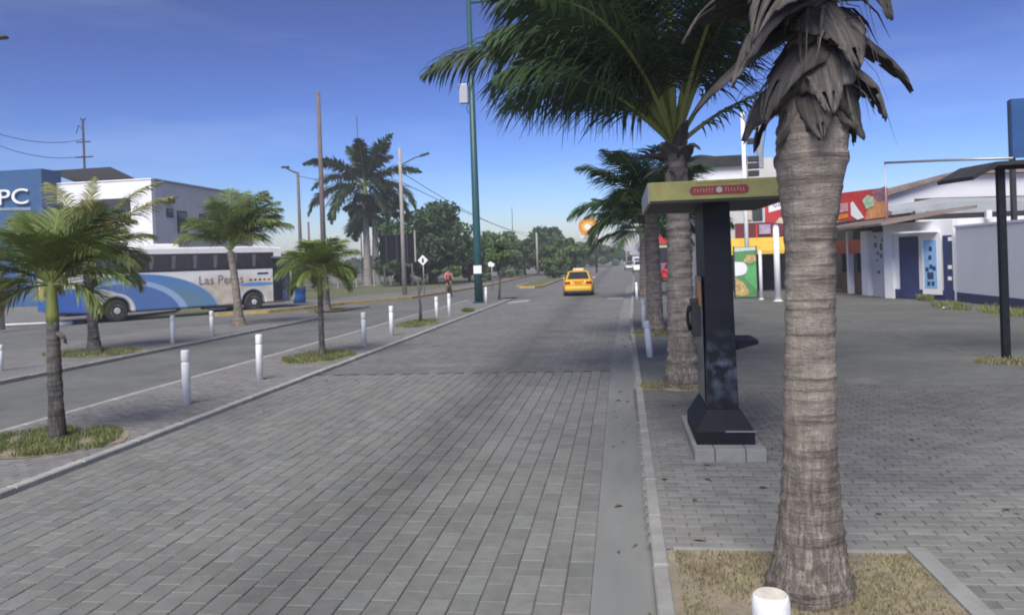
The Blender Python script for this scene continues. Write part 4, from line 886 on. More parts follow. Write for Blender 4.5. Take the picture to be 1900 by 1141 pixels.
# glazing on the near side
nwin = 9; wx0, wx1 = LB+.9, WB+1.0
MB().box(((LB+.5+WB+1.18)/2, -.004, 2.66), (WB+1.18-LB-.5, .02, .86)).build('window_band', m_darkmetal, t)
for i in range(nwin):
    a0 = wx0+(wx1-wx0)*i/nwin; a1 = wx0+(wx1-wx0)*(i+1)/nwin
    w_ = MB().box(((a0+a1)/2, -.018, 2.66), (a1-a0-.05, .014, .74)).build('window', m_glass, t)
    MB().box(((a0+a1)/2+.1, -.027, 2.44), (.02, .006, .28)).build('window_bar', m_darkmetal, w_)
    cu = MB().prism([((a0+a1)/2-.5, 3.0), ((a0+a1)/2-.28, 3.0), ((a0+a1)/2-.36, 2.35), ((a0+a1)/2-.5, 2.35)], -.0262, -.0255).build('curtain', mat('curtain_cloth', (.12, .125, .14), .7, .3, 8), w_)
MB().box(((LB+.5+WB+1.18)/2, BWd+.004, 2.66), (WB+1.18-LB-.5, .02, .86)).build('window_band', m_darkmetal, t)
# front door
dx0, dx1 = WB+1.12, WB+2.05
MB().box(((dx0+dx1)/2, -.008, 1.62), (dx1-dx0, .03, 2.3)).build('door_shade_panel', mat('doorway_shade', (.012, .018, .03), .6, .2, 3), t)  # solid dark panel on the body, painting the unlit doorway
dr = MB().box(((dx0+dx1)/2+.1, -.25, 1.5), (.06, .5, 2.1), 0).build('door', m_navy, t, bevel=.01)
MB().box(((dx0+dx1)/2+.065, -.25, 1.75), (.012, .36, 1.3)).build('door_glass', m_glass, dr)
MB().box(((dx0+dx1)/2, -.012, 2.83), (dx1-dx0+.15, .05, .08)).build('door_header', m_steel, t)
MB().box((dx1+.12, -.014, 1.45), (.1, .04, 1.9)).build('door_post', m_white, t)
MB().prism([(LF-.32, 1.4), (LF-.02, 1.4), (LF-.15, 2.2), (LF-.36, 2.95), (LF-.8, 3.0), (LF-.8, 2.3)], -.012, 0.0).build('quarter_window', m_glass, t)
mbb = MB(); mbb.add([(LF+.012, .15, 1.35), (LF+.012, BWd-.15, 1.35), (LF-.10, BWd-.15, 2.2), (LF-.37, BWd-.2, 3.05), (LF-.37, .2, 3.05), (LF-.10, .15, 2.2)], [(0, 1, 2, 5), (5, 2, 3, 4)]); mbb.build('windscreen', m_glass, t)
MB().tube([(LF-.2, -.05, 3.0), (LF+.25, -.3, 3.0), (LF+.3, -.35, 2.75)], .03, 6).box((LF+.3, -.35, 2.5), (.14, .22, .45)).build('mirror', m_darkmetal, t)
MB().box((WB+.55, -.006, 1.98), (.62, .012, .10)).build('side_emblem', mat('emblem_navy', (.03, .04, .12), .5, .1, 4), t, bevel=.004)
for i in range(5): MB().box((WB-.15+i*.26, -.006, 1.66), (.12, .012, .09)).build('side_mark', m_signred if i > 2 else m_navy, t)
lettering('livery_lettering', 'Las Peñas', .62, mat('letter_brown', (.22, .18, .13), .6, .1, 6), t, (5.05, -.012, 1.72), (R(90), 0, 0), .004)
for x in (0, WB):
    for s, y in ((-1, .13), (1, BWd-.13)):
        wheel(t, (x, y, wr), wr, .32, s)
    MB().box((x, BWd/2, .95), (1.4, BWd-.75, .5)).build('wheel_well', m_darkmetal, t)
# rear face
MB().box((LB-.028, BWd/2, 2.55), (.03, 1.9, .8)).build('rear_window', m_glass, t, bevel=.01)
for y in (.16, BWd-.16): MB().box((LB-.03, y, 1.45), (.04, .16, .6)).build('tail_lamp', m_redlamp, t, bevel=.01)
MB().box((LB-.03, BWd/2, .85), (.05, BWd-.2, .5)).build('rear_bumper', m_bin, t, bevel=.02)
MB().box((LB-.032, BWd/2, 1.5), (.02, 1.4, .45)).build('engine_grille', m_darkmetal, t)
MB().box((2.2, BWd/2, BH+.08), (2.0, 1.4, .2)).build('roof_unit', m_white, t, bevel=.06)

def car(name, label, loc, rz, M, L=4.3, Wd=1.7, Hc=1.45, taxi=False, suv=False, cat='car', group=None):
    """x forward, origin at the ground under the centre"""
    t = thing(name, label, cat, loc, rz, group); hl = L/2; hw = Wd/2
    bh = .62 if not suv else .72; zb = .2; belt = .92 if not suv else 1.05
    def ring(x, w, z0, z1, tuck=.06):
        return [(x, -w+tuck, z0), (x, -w, z0+.15), (x, -w, (z0+z1)/2+.05), (x, -w+.04, z1-.08), (x, -w+.16, z1), (x, w-.16, z1), (x, w-.04, z1-.08), (x, w, (z0+z1)/2+.05), (x, w, z0+.15), (x, w-tuck, z0)]
    tail = .98 if not suv else belt
    MB().loft([ring(-hl, hw*.84, .36, .78), ring(-hl+.06, hw*.93, .27, tail-.06), ring(-hl+.35, hw, zb, tail), ring(-hl+.8, hw, zb, belt+.04), ring(0, hw, zb, belt+.02), ring(hl-1.3, hw, zb, belt), ring(hl-.6, hw*.98, zb, belt-.1), ring(hl-.15, hw*.9, .25, belt-.22), ring(hl, hw*.75, .32, .6)]).build('body', M, t, True)
    for o in t.children: 
        if o.name.startswith('body'): o.data.polygons.foreach_set('use_smooth', [True]*len(o.data.polygons))
    rb, rf = (-hl+.42, hl-1.35) if not suv else (-hl+.1, hl-1.3)
    rtb, rtf = (-hl+1.05, hl-2.0) if not suv else (-hl+.35, hl-1.9)
    cabw, rw = hw-.1, hw-.28
    def cr(x, w, z): return [(x, -w, z), (x, w, z)]
    cab = MB(); z0, z1 = belt-.04, Hc
    vs = [(rb, -cabw, z0), (rf, -cabw, z0), (rf, cabw, z0), (rb, cabw, z0), (rtb, -rw, z1-.04), (rtf, -rw, z1-.04), (rtf, rw, z1-.04), (rtb, rw, z1-.04), (rtb+.25, -rw+.14, z1), (rtf-.25, -rw+.14, z1), (rtf-.25, rw-.14, z1), (rtb+.25, rw-.14, z1)]
    cab.add(vs, [(0,1,5,4),(1,2,6,5),(2,3,7,6),(3,0,4,7),(4,5,9,8),(5,6,10,9),(6,7,11,10),(7,4,8,11),(8,9,10,11)])
    cab.build('cabin', M, t, bevel=.03)
    def pane(nm, q, inset=.1, off=.012):
        q = [Vector(v) for v in q]; c = sum(q, Vector())/4; n = (q[1]-q[0]).cross(q[3]-q[0]).normalized()
        if n.dot(c-Vector((0, 0, 1.1))) < 0: n = -n
        q = [v+(c-v)*inset+n*off for v in q]; MB().add(q, [(0, 1, 2, 3)]).build(nm, m_glass, t)
    pane('rear_window', [vs[0], vs[3], vs[7], vs[4]], .13); pane('windscreen', [vs[1], vs[2], vs[6], vs[5]], .1)
    for s in ((0, 1, 5, 4), (3, 2, 6, 7)):
        q = [Vector(vs[i]) for i in s]; md = [(q[0]+q[1])/2, (q[3]+q[2])/2]
        pane('side_window', [q[0], md[0], md[1], q[3]], .12); pane('side_window', [md[0], q[1], q[2], md[1]], .12)
    wr_ = .31 if not suv else .36
    for x in (-hl+.8, hl-.85):
        for s in (-1, 1): wheel(t, (x, s*(hw-.07), wr_), wr_, .2, s)
    for s in (-1, 1):
        MB().box((-hl+.03, s*(hw*.72), tail-.2), (.1, .34, .17)).build('tail_lamp', m_redlamp, t, bevel=.03)
        MB().box((hl-.12, s*(hw*.6), .66), (.12, .34, .14)).build('headlight', m_signwhite, t, bevel=.03)
        MB().box((hl-1.55, s*(hw+.06), belt+.06), (.09, .15, .1)).build('mirror', M, t, bevel=.03)
    MB().box((-hl-.0, 0, .42), (.12, Wd*.88, .24)).build('rear_bumper', M, t, bevel=.05)
    MB().box((-hl-.03, 0, .27), (.1, Wd*.8, .1)).build('bumper_skirt', m_darkmetal, t, bevel=.02)
    MB().box((-hl-.005, 0, tail-.22), (.03, .42, .14)).build('number_plate', m_signorange if taxi else m_signwhite, t)
    MB().box((0, 0, .25), (L*.8, Wd*.7, .12)).build('underbody', m_darkmetal, t)
    if taxi:
        s = MB().prism([(-.14, Hc), (.14, Hc), (.1, Hc+.14), (-.1, Hc+.14)], -.32, .32, 'y').build('taxi_sign', m_cream, t, bevel=.02)
        MB().box((-hl+.0, 0, tail-.12), (.025, .7, .05)).build('boot_trim', m_signorange, t)
    return t
TL, TR = G(1043, 550), G(1092, 549); tc = (TL+TR)/2
car('taxi', 'yellow taxi saloon driving away with cream roof sign', (tc.x+.12, tc.y+2.1, 0), R(92), m_yellow, 4.25, 1.72, 1.46, True, cat='taxi')
rc = G(1244, 523, .09); car('parked_car', 'red car parked beyond the palms, half hidden by a trunk', (rc.x-.1, rc.y+2.0, .09), R(98), m_red, 4.0, 1.68, 1.5, suv=True)
w1 = G(1186, 505, 0); car('far_car', 'white car far down the road by the palm trunk, headlights towards us', (w1.x, w1.y, 0), R(-90), m_white, 4.4, 1.75, 1.6, suv=True, group='white cars far down the road')
w2 = G(1206, 505, 0); car('far_car', 'white car partly hidden behind the far palm trunks', (w2.x, w2.y, 0), R(-90), m_white, 4.4, 1.75, 1.6, suv=True, group='white cars far down the road')
w3 = G(1169, 501, 0); car('far_car', 'smallest pale car in the far middle of the road', (w3.x, w3.y, 0), R(-90), m_silverpaint, 4.3, 1.7, 1.45, group='white cars far down the road')

# ------------------------------------------------------------------ person on bicycle
pp = D(833, 540, 50); pp = Vector((pp.x, 50, 0))
PA = R(-65)
bt = thing('bicycle', 'dark bicycle ridden along the side road', 'bicycle', pp, PA)
for x in (-.52, .52):
    w_ = MB().lathe([(.31, -.02), (.335, -.02), (.345, 0), (.335, .02), (.31, .02)], 28, (0, 0, 0), 'y').build('wheel', m_tyre, bt, True, (x, 0, .345))
    sp_ = MB()
    for i in range(10):
        a = i*math.pi/5; sp_.tube([(0, 0, 0), (math.cos(a)*.31, 0, math.sin(a)*.31)], .004, 4)
    sp_.build('spokes', m_steel, w_)
MB().tube([(-.52, 0, .345), (-.1, 0, .3), (.42, 0, .8), (-.2, 0, .82), (-.1, 0, .3)], .022, 6).tube([(-.52, 0, .345), (-.2, 0, .82), (-.22, 0, .95)], .018, 6).build('frame', m_darkmetal, bt, True)
MB().tube([(.52, 0, .345), (.42, 0, .8), (.38, 0, 1.02)], .02, 6).build('fork', m_darkmetal, bt, True)
MB().tube([(.34, -.28, 1.05), (.38, 0, 1.02), (.34, .28, 1.05)], .016, 6).build('handlebar', m_darkmetal, bt, True)
MB().loft([[(-.38, -.09, .95), (-.38, .09, .95), (-.38, .09, 1.0), (-.38, -.09, 1.0)], [(-.1, -.03, .95), (-.1, .03, .95), (-.1, .03, .99), (-.1, -.03, .99)]]).build('saddle', m_black, bt, True, bevel=.02)
def skin_body(name, joints, edges, M, parent, sub=2):
    me = bpy.data.meshes.new(name); me.from_pydata([j[0] for j in joints], edges, [])
    o = link(name, me, parent); o.modifiers.new('skin', 'SKIN')
    if not me.skin_vertices: me.attributes.new('x', 'FLOAT', 'POINT')
    bm = bmesh.new(); bm.from_mesh(me); lay = bm.verts.layers.skin.verify(); bm.verts.ensure_lookup_table()
    for v, j in zip(bm.verts, joints):
        r = j[1]; v[lay].radius = r if isinstance(r, tuple) else (r, r)
    bm.verts[0][lay].use_root = True; bm.to_mesh(me); bm.free()
    s = o.modifiers.new('sub', 'SUBSURF'); s.levels = sub; s.render_levels = sub; me.materials.append(M); return o
pt = thing('person', 'person in a pink top and black shorts riding a bicycle', 'person', (pp.x, pp.y, 0), PA)
J = [((-.24, 0, 1.05), (.13, .16)), ((-.2, 0, 1.2), (.12, .15)), ((-.12, 0, 1.42), (.13, .18)), ((-.07, 0, 1.53), (.08, .11)), ((-.03, 0, 1.61), .05), ((0, 0, 1.7), (.085, .078)), ((.01, 0, 1.79), (.088, .078)), ((0, 0, 1.85), .05)]
E_ = [(i, i+1) for i in range(7)]
for s in (-1, 1):
    n0 = len(J)
    J += [((-.09, s*.17, 1.48), .062), ((.06, s*.26, 1.25), .045), ((.28, s*.26, 1.1), .034), ((.34, s*.25, 1.07), .036)]; E_ += [(3, n0), (n0, n0+1), (n0+1, n0+2), (n0+2, n0+3)]
    n1 = len(J); kx, kz, fz = (.12, .72, .16) if s < 0 else (.1, .9, .42)
    J += [((-.2, s*.1, .98), .092), ((kx, s*.13, kz), .062), ((-.06, s*.12, fz+.1), .042), ((-.08, s*.12, fz), .04), ((.08, s*.13, fz-.03), .03)]; E_ += [(0, n1), (n1, n1+1), (n1+1, n1+2), (n1+2, n1+3), (n1+3, n1+4)]
bd = skin_body('body', J, E_, m_skin, pt)
# clothing and hair follow the body
top_ = skin_body('shirt', [((-.235, 0, 1.08), (.145, .175)), ((-.2, 0, 1.22), (.135, .165)), ((-.12, 0, 1.42), (.145, .195)), ((-.07, 0, 1.53), (.09, .12)), ((-.09, -.17, 1.48), .078), ((0, -.23, 1.35), .062), ((-.09, .17, 1.48), .078), ((0, .23, 1.35), .062)], [(0, 1), (1, 2), (2, 3), (3, 4), (4, 5), (3, 6), (6, 7)], m_pinkshirt, pt)
skin_body('shorts', [((-.24, 0, 1.04), (.14, .17)), ((-.2, -.1, .98), .11), ((.02, -.125, .82), .085), ((-.2, .1, .98), .11), ((.0, .125, .92), .085)], [(0, 1), (1, 2), (0, 3), (3, 4)], m_shorts, pt)
MB().lathe([(.005, .11), (.06, .095), (.092, .05), (.1, 0), (.095, -.04), (.09, -.06)], 14, (-.012, 0, 1.79)).build('hair', m_shorts, pt, True)

# ------------------------------------------------------------------ blue bin, litter
b = G(556, 562, .1); t = thing('waste_bin', 'blue plastic drum bin by the bus door', 'bin', b)
MB().lathe([(.3, 0), (.36, .05), (.38, .45), (.36, .5), (.38, .55), (.37, .88), (.39, .9), (.39, .95), (.34, .95), (.33, .2)], 18).build('drum', m_bin, t, True)
MB().lathe([(.4, .94), (.4, .99), (.2, 1.02)], 18).build('rim', m_bin, t, True)
c = G(1757, 574, .087); mbl = MB(); rg = random.Random(3)
vs = [(rg.uniform(-.14, .14), rg.uniform(-.1, .1), rg.uniform(0, .1)) for i in range(9)]
bm = bmesh.new(); [bm.verts.new(v) for v in vs]; bmesh.ops.convex_hull(bm, input=bm.verts); me = bpy.data.meshes.new('litter'); bm.to_mesh(me); bm.free(); me.materials.append(m_signwhite)
tag(link('litter', me, None, c), 'crumpled white litter on the plaza before the white wall', 'litter')

mbl = MB(); rg = random.Random(12)
for i in range(150):
    if i < 55: x, y, z = rg.uniform(-.15, .12), rg.uniform(4.5, 30), .006
    elif i < 110: x, y, z = rg.uniform(.3, 3.2), rg.uniform(4.6, 16), .104
    elif i < 130: x, y, z = rg.uniform(-8.4, -6.2), rg.uniform(7, 24), .058
    else: x, y, z = rg.uniform(-6.0, -5.3), rg.uniform(6, 26), .004
    a = rg.uniform(0, 6.28); l = rg.uniform(.015, .05); w_ = l*rg.uniform(.25, .5); c_, s_ = math.cos(a), math.sin(a); hh = rg.uniform(.004, .02)
    mbl.add([(x-c_*l, y-s_*l, z), (x-s_*w_, y+c_*w_, z+hh), (x+c_*l, y+s_*l, z+.003), (x+s_*w_, y-c_*w_, z+hh)], [(0, 1, 2, 3)])
o = mbl.build('fallen_leaves', mat('fallen_leaf', (.13, .09, .05), .9, .3, 3, world=True, island=.4), fix=False); tag(o, 'dry fallen leaves scattered along gutter and pavements', 'leaves', kind='stuff')

# ------------------------------------------------------------------ white building with blue panel
BY = 52.0
c1 = D(280, 334, BY); c0 = D(85, 345, BY); X1, X0, BHt = c1.x, c0.x, c1.z
t = thing('white_building', 'two storey white building with dark roof canopy behind the bus', 'building', (0, 0, .1))
MB().box(((X1+X0-6)/2, BY+.2, BHt/2-.05), (X1-X0+6, .4, BHt-.1)).build('wall', m_whitewall, t)
MB().box((X1-.2, BY+7.9, BHt/2-.06), (.4, 15, BHt-.12)).build('wall', m_grey_shade_wall, t)  # side face of the white building, its shade put into a greyer colour
MB().box(((X1+X0-6)/2-.3, BY+7.7, BHt-.5), (X1-X0+5, 14.5, .3)).build('roof_slab', m_greysheet, t)
MB().box((X1-.18, BY+7.9, BHt-.02), (.5, 15.2, .12)).build('coping', m_greysheet, t)
MB().box(((X1+X0-6)/2, BY+.2, BHt-.02), (X1-X0+6.1, .5, .1)).build('coping', m_whitewall, t)
def fwin(px0, py0, px1, py1):
    a, b = D(px0, py0, BY-.01), D(px1, py1, BY-.01); f = MB().box(((a.x+b.x)/2, BY-.03, (a.z+b.z)/2-.1), (b.x-a.x, .06, a.z-b.z)).build('window', m_darkmetal, t)
    MB().box(((a.x+b.x)/2, BY-.068, (a.z+b.z)/2-.1), (b.x-a.x-.25, .012, a.z-b.z-.25)).build('pane', m_glass, f)
fwin(95, 378, 120, 440); fwin(150, 372, 243, 408)
fwin(100, 455, 240, 520)
def side_pt(px, py):
    d = ray(px, py); return Vector((0, 0, H0))+d*(X1/d.x)
for px0, py0, px1, py1 in ((308, 387, 321, 404), (328, 391, 347, 434), (369, 397, 381, 412), (378, 418, 392, 448)):
    a, b = side_pt(px0, py0), side_pt(px1, py1)
    f = MB().box((X1+.03, (a.y+b.y)/2, (a.z+b.z)/2-.1), (.06, abs(b.y-a.y), a.z-b.z)).build('window', m_darkmetal, t)
    MB().box((X1+.068, (a.y+b.y)/2, (a.z+b.z)/2-.1), (.012, abs(b.y-a.y)-.2, a.z-b.z-.2)).build('pane', m_glass, f)
    MB().box((X1+.075, (a.y+b.y)/2, (a.z+b.z)/2-.1), (.012, abs(b.y-a.y)-.2, .06)).build('glazing_bar', m_darkmetal, f)
for px, py in ((309, 373), (390, 386)):
    a = side_pt(px, py); MB().box((X1+.25, a.y, a.z-.1), (.5, .7, .35)).build('flood_lamp', m_darkmetal, t, bevel=.03)
# roof canopy above the parapet
q = [D(92, 317, BY+4), D(205, 310, BY+9), D(250, 331, BY+7), D(140, 335, BY+1)]
mbb = MB(); mbb.add([(v.x, v.y, v.z-.1) for v in q]+[(v.x, v.y, v.z-.25) for v in q], [(0, 1, 2, 3), (7, 6, 5, 4), (0, 4, 5, 1), (1, 5, 6, 2), (2, 6, 7, 3), (3, 7, 4, 0)]); mbb.build('roof_canopy', m_thatch, t)
for v in q: MB().box((v.x, v.y+.2, (v.z+BHt-1)/2-.3), (.12, .12, max(.3, v.z-BHt+.9))).build('canopy_post', m_darkmetal, t)
v = D(203, 324, BY+6); MB().box((v.x, v.y, BHt+.2), (.12, .12, 1.6)).build('canopy_post', m_steel, t)
# blue sign tower
pr = D(76, 313, BY-1.5); t = thing('sign_tower', 'blue panel tower with raised white letters beside the white building', 'building', (0, 0, .1))
PW = 9.0; ph = pr.z
MB().box((pr.x-PW/2, BY-.5, ph/2-.05), (PW, 2.0, ph-.1)).build('panel', m_blue, t)
lm = mat('letter_white', (.78, .8, .8), .5, .03, 4)
me = text_mesh('PC', 1.0, .5)
me.materials.clear(); me.materials.append(lm)
xs = [v.co.x for v in me.vertices]; ys = [v.co.y for v in me.vertices]
a, b = D(2, 381, BY-1.5), D(55, 349, BY-1.5)
sx = (b.x-a.x)/(max(xs)-min(xs)); sy = (b.z-a.z)/(max(ys)-min(ys))*.97
for v in me.vertices: v.co = ((v.co.x-min(xs))*sx, (v.co.y-min(ys))*sy, v.co.z*.1)
o = link('letters', me, t, (a.x, BY-1.66, a.z-.1)); o.rotation_euler = (R(90), 0, 0)
a, b = D(0, 388, BY-1.5), D(58, 387, BY-1.5)
mbt = MB(); n = 16
for i in range(n):
    x = a.x+(b.x-a.x)*(i+.5)/n; mbt.box((x, BY-1.53, a.z-.12+(b.z-a.z)*i/n), ((b.x-a.x)/n*.7, .05, .2))
mbt.build('small_lettering', mat('small_letter', (.3, .38, .45), .5, .1, 4), t)

# ------------------------------------------------------------------ right hand side: shops and walls
WX = 12.4
m_wallshade = mat('lavender_white_wall', (.74, .74, .75), .8, .06, .7, .1, world=True)
t = thing('boundary_wall', 'long pale wall with navy base at the right', 'wall', (0, 0, .085))
MB().box((WX+.12, 24.2, 1.45), (.24, 13.2, 2.6)).build('wall', m_wallshade, t)
MB().box((WX+.11, 24.2, .17), (.27, 13.2, .34)).build('base_band', m_navy, t)
MB().box((WX+.12, 24.2, 2.78), (.3, 13.3, .07)).build('coping', m_whitewall, t)
# gate house with blue gate and poster
t = thing('gate_house', 'white walled entrance with navy gate and light blue poster', 'building', (0, 0, .085))
a = G(1650, 553, .085); gx0, gy0 = a.x, a.y; b = G(1772, 558, .085); gx1, gy1 = b.x, b.y
d = Vector((gx1-gx0, gy1-gy0, 0)); gl = d.length; ga = math.atan2(d.y, d.x); dn = d/gl; nrm = Vector((dn.y, -dn.x, 0))
if nrm.x > 0: nrm = -nrm
def onwall(px, py, a0=a, n_=nrm):
    r_ = ray(px, py); tt = (Vector((a0.x, a0.y, 0))-Vector((0, 0, 0))).dot(n_)/r_.dot(n_); return Vector((0, 0, H0))+r_*tt
def wallbox(nm, px0, py0, px1, py1, M, parent, out=0., th=.1, a0=a, n_=nrm, ang=ga, zfloor=None, bevel=0):
    p, q = onwall(px0, py0, a0, n_), onwall(px1, py1, a0, n_); z0 = q.z if zfloor is None else zfloor
    c = (p+q)/2; w_ = math.hypot(q.x-p.x, q.y-p.y); c = Vector((c.x, c.y, (p.z+z0)/2-.085))+n_*(out-th/2)
    return MB().box(c, (w_, th, p.z-z0), ang).build(nm, M, parent, bevel=bevel)
wallbox('wall', 1646, 416, 1772, 556, m_whitewall, t, 0, .25, zfloor=.085)
wallbox('pillar', 1642, 415, 1662, 553, m_whitewall, t, .12, .3, zfloor=.085)
gt = wallbox('gate', 1669, 440, 1707, 548, m_navy, t, .05, .08, zfloor=.1)
wallbox('base_band', 1656, 536, 1772, 560, m_navy, t, .02, .06, zfloor=.086)
pn = wallbox('poster_panel', 1712, 432, 1751, 547, m_signwhite, t, .09, .05)
wallbox('poster', 1717, 446, 1743, 535, m_lightblue, pn, .10, .04)
m_ink = mat('poster_ink', (.03, .05, .12), .6, .2, 6)
for i, (u, v) in enumerate(((1730, 462), (1729, 478), (1731, 495), (1730, 512), (1724, 500), (1737, 498), (1727, 526), (1735, 526))):
    wallbox('poster_mark', u-3-(i == 3)*3, v-4-(i == 3)*3, u+3+(i == 3)*3, v+4+(i == 3)*2, m_ink, pn, .105, .02)
wallbox('navy_door', 1752, 437, 1771, 548, m_navy, t, .1, .06, zfloor=.1)
for v in (440, 492, 513): wallbox('hinge_plate', 1763, v, 1770, v+7, m_white, t, .12, .03)
p = onwall(1745, 430); q = onwall(1700, 427)
MB().box(((p.x+q.x)/2-.5, (p.y+q.y)/2, p.z-.06), (1.5, 1.0, .07), ga).build('porch_slab', m_whitewall, t)
# warehouse roofs behind the wall
t = thing('warehouse', 'long white building with rust brown eaves behind the pale wall', 'building', (0, 0, .085))
YW = 46.0
pk = [D(px, py, YW) for px, py in ((1642, 368), (1770, 328), (2100, 318), (2100, 430), (1642, 430))]
MB().prism([(v.x, v.z) for v in pk[:3]]+[(pk[2].x, 0), (pk[0].x, 0)], YW, YW+16, 'y').build('wall', mat('gable_white', (.66, .67, .69), .8, .06, .8, .1, world=True), t)
mbb = MB()
for a_, b_ in ((0, 1), (1, 2)):
    u, v = pk[a_], pk[b_]; mbb.add([(u.x, YW-.4, u.z+.02), (v.x, YW-.4, v.z+.02), (v.x, YW+16.2, v.z+.02), (u.x, YW+16.2, u.z+.02), (u.x, YW-.4, u.z+.2), (v.x, YW-.4, v.z+.2), (v.x, YW+16.2, v.z+.2), (u.x, YW+16.2, u.z+.2)], [(3,2,1,0),(4,5,6,7),(0,1,5,4),(1,2,6,5),(2,3,7,6),(3,0,4,7)])
mbb.build('roof', m_rust, t)
q1 = [D(1650, 395, YW-3), D(1745, 376, YW-3), D(2080, 360, YW-3)]
t2 = thing('lean_to_roof', 'rusty brown and grey sheet roof over the pale wall', 'roof', (0, 0, .085))
def slab(nm, pxs, Y, th, dy, M, parent, drop=0.):
    pts_ = [D(px, py, Y) for px, py in pxs]; mm = MB()
    for u, v in zip(pts_[:-1], pts_[1:]):
        mm.add([(u.x, Y, u.z), (v.x, Y, v.z), (v.x, Y+dy, v.z+drop), (u.x, Y+dy, u.z+drop), (u.x, Y, u.z-th), (v.x, Y, v.z-th), (v.x, Y+dy, v.z-th+drop), (u.x, Y+dy, u.z-th+drop)], [(0,1,2,3),(7,6,5,4),(0,4,5,1),(1,5,6,2),(2,6,7,3),(3,7,4,0)])
    return mm.build(nm, M, parent)
slab('rust_sheet', [(1745, 370), (1900, 366), (2080, 360)], YW-4, .28, 3.5, m_rust, t2, .2)
slab('grey_sheet', [(1655, 396), (1760, 378), (1900, 376), (2080, 372)], YW-6, .6, 1.8, m_greysheet, t2, .3)
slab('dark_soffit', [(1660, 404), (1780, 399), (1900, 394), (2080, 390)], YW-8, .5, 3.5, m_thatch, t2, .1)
slab('front_wall', [(1655, 414), (1900, 404), (2080, 398)], YW-9, 3.2, .3, m_whitewall, t2)
for px in (1700, 1725):
    v = D(px, 420, YW-8.6); MB().tube([(v.x, v.y, v.z-.4), (v.x+.1, v.y, v.z+.25), (v.x-.1, v.y, v.z+.6)], .05, 5).build('roof_pipe', m_darkmetal, t2)
v = D(1834, 402, YW-9.3); MB().box((v.x, v.y, v.z), (.22, .2, .4)).build('white_lamp', m_signwhite, t2)
# ice cream shop
t = thing('corner_shop', 'small shop with brown roof and red pictorial ice cream sign', 'building', (0, 0, .085))
a3 = G(1546, 541, .085); b3 = G(1650, 553, .085); d3 = (b3-a3).normalized(); n3 = Vector((d3.y, -d3.x, 0)); n3 = -n3 if n3.x > 0 else n3; g3 = math.atan2(d3.y, d3.x)
K3 = dict(a0=b3, n_=n3, ang=g3)
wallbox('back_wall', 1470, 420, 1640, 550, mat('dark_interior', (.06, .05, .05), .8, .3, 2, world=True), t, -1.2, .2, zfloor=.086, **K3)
wallbox('lintel', 1540, 448, 1600, 470, m_signred, t, .02, .2, **K3)
for x0_, x1_, M in ((1571, 1578, m_whitewall), (1598, 1614, m_whitewall)): wallbox('pillar', x0_, 430, x1_, 548, M, t, .05, .25, zfloor=.086, **K3)
pn = wallbox('white_shutter', 1616, 432, 1641, 550, m_grey_shade_wall, t, -.02, .1, zfloor=.086, **K3)
for (u, v, w_, h_) in ((1624, 455, 5, 9), (1634, 458, 4, 12), (1628, 470, 4, 6), (1634, 475, 4, 8), (1627, 483, 3, 4), (1630, 505, 5, 6), (1623, 440, 3, 6), (1636, 446, 3, 6)): wallbox('painted_mark', u-w_/2, v-h_/2, u+w_/2, v+h_/2, mat('faded_ink', (.12, .14, .15), .7, .3, 5), pn, -.01, .03, **K3)
for x0_, x1_ in ((1556, 1570), (1580, 1597)):
    dd = wallbox('shop_door', x0_, 470, x1_, 546, m_glass, t, -.15, .06, zfloor=.09, **K3); wallbox('door_panel', x0_+1, 505, x1_-1, 544, m_wood, dd, -.13, .03, zfloor=.12, **K3)
u4, v4 = D(1546, 360, 36.5), D(1646, 349, 34.0); d4 = Vector((v4.x-u4.x, v4.y-u4.y, 0)).normalized(); n4 = Vector((d4.y, -d4.x, 0)); n4 = -n4 if n4.y > 0 else n4
K4 = dict(a0=Vector((v4.x, v4.y, 0)), n_=n4, ang=math.atan2(d4.y, d4.x))
sg = wallbox('sign_board', 1546, 360, 1646, 404, m_signred, t, 0, .08, **K4)
# printed picture: orange area, cones, leaf
def signpoly(nm, pts, M, out):
    vs = [onwall(px, py, Vector((v4.x, v4.y, 0)), n4)+n4*(out-.5)-Vector((0, 0, .085)) for px, py in pts]; k_ = len(vs)
    vs2 = [v-n4*.006 for v in vs]; mm = MB(); mm.add(vs+vs2, [tuple(range(k_)), tuple(range(2*k_-1, k_-1, -1))]+[((i+1) % k_, i, k_+i, k_+(i+1) % k_) for i in range(k_)]); return mm.build(nm, M, sg)
m_pg = mat('print_pale_green', (.4, .55, .35), .5, .3, 6, world=True); m_pp = mat('print_plum', (.25, .12, .16), .5, .5, 8, world=True)
signpoly('print', [(1605, 408), (1612, 378), (1628, 366), (1645, 352), (1645, 402)], mat('print_orange', (.55, .25, .1), .5, .3, 5, world=True), .51)
signpoly('print', [(1620, 352), (1632, 350), (1645, 345), (1645, 372), (1630, 374), (1620, 364)], m_pp, .52)
signpoly('print', [(1601, 372), (1610, 362), (1622, 366), (1622, 382), (1608, 388)], m_pg, .53)
signpoly('print', [(1580, 400), (1579, 377), (1583, 374), (1604, 404), (1592, 408)], m_signwhite, .53)
signpoly('print', [(1550, 380), (1574, 376), (1574, 392), (1550, 396)], mat('print_pink', (.6, .3, .3), .5, .2, 6, world=True), .52)
signpoly('print', [(1550, 400), (1574, 396), (1574, 404), (1550, 409)], m_signorange, .52)
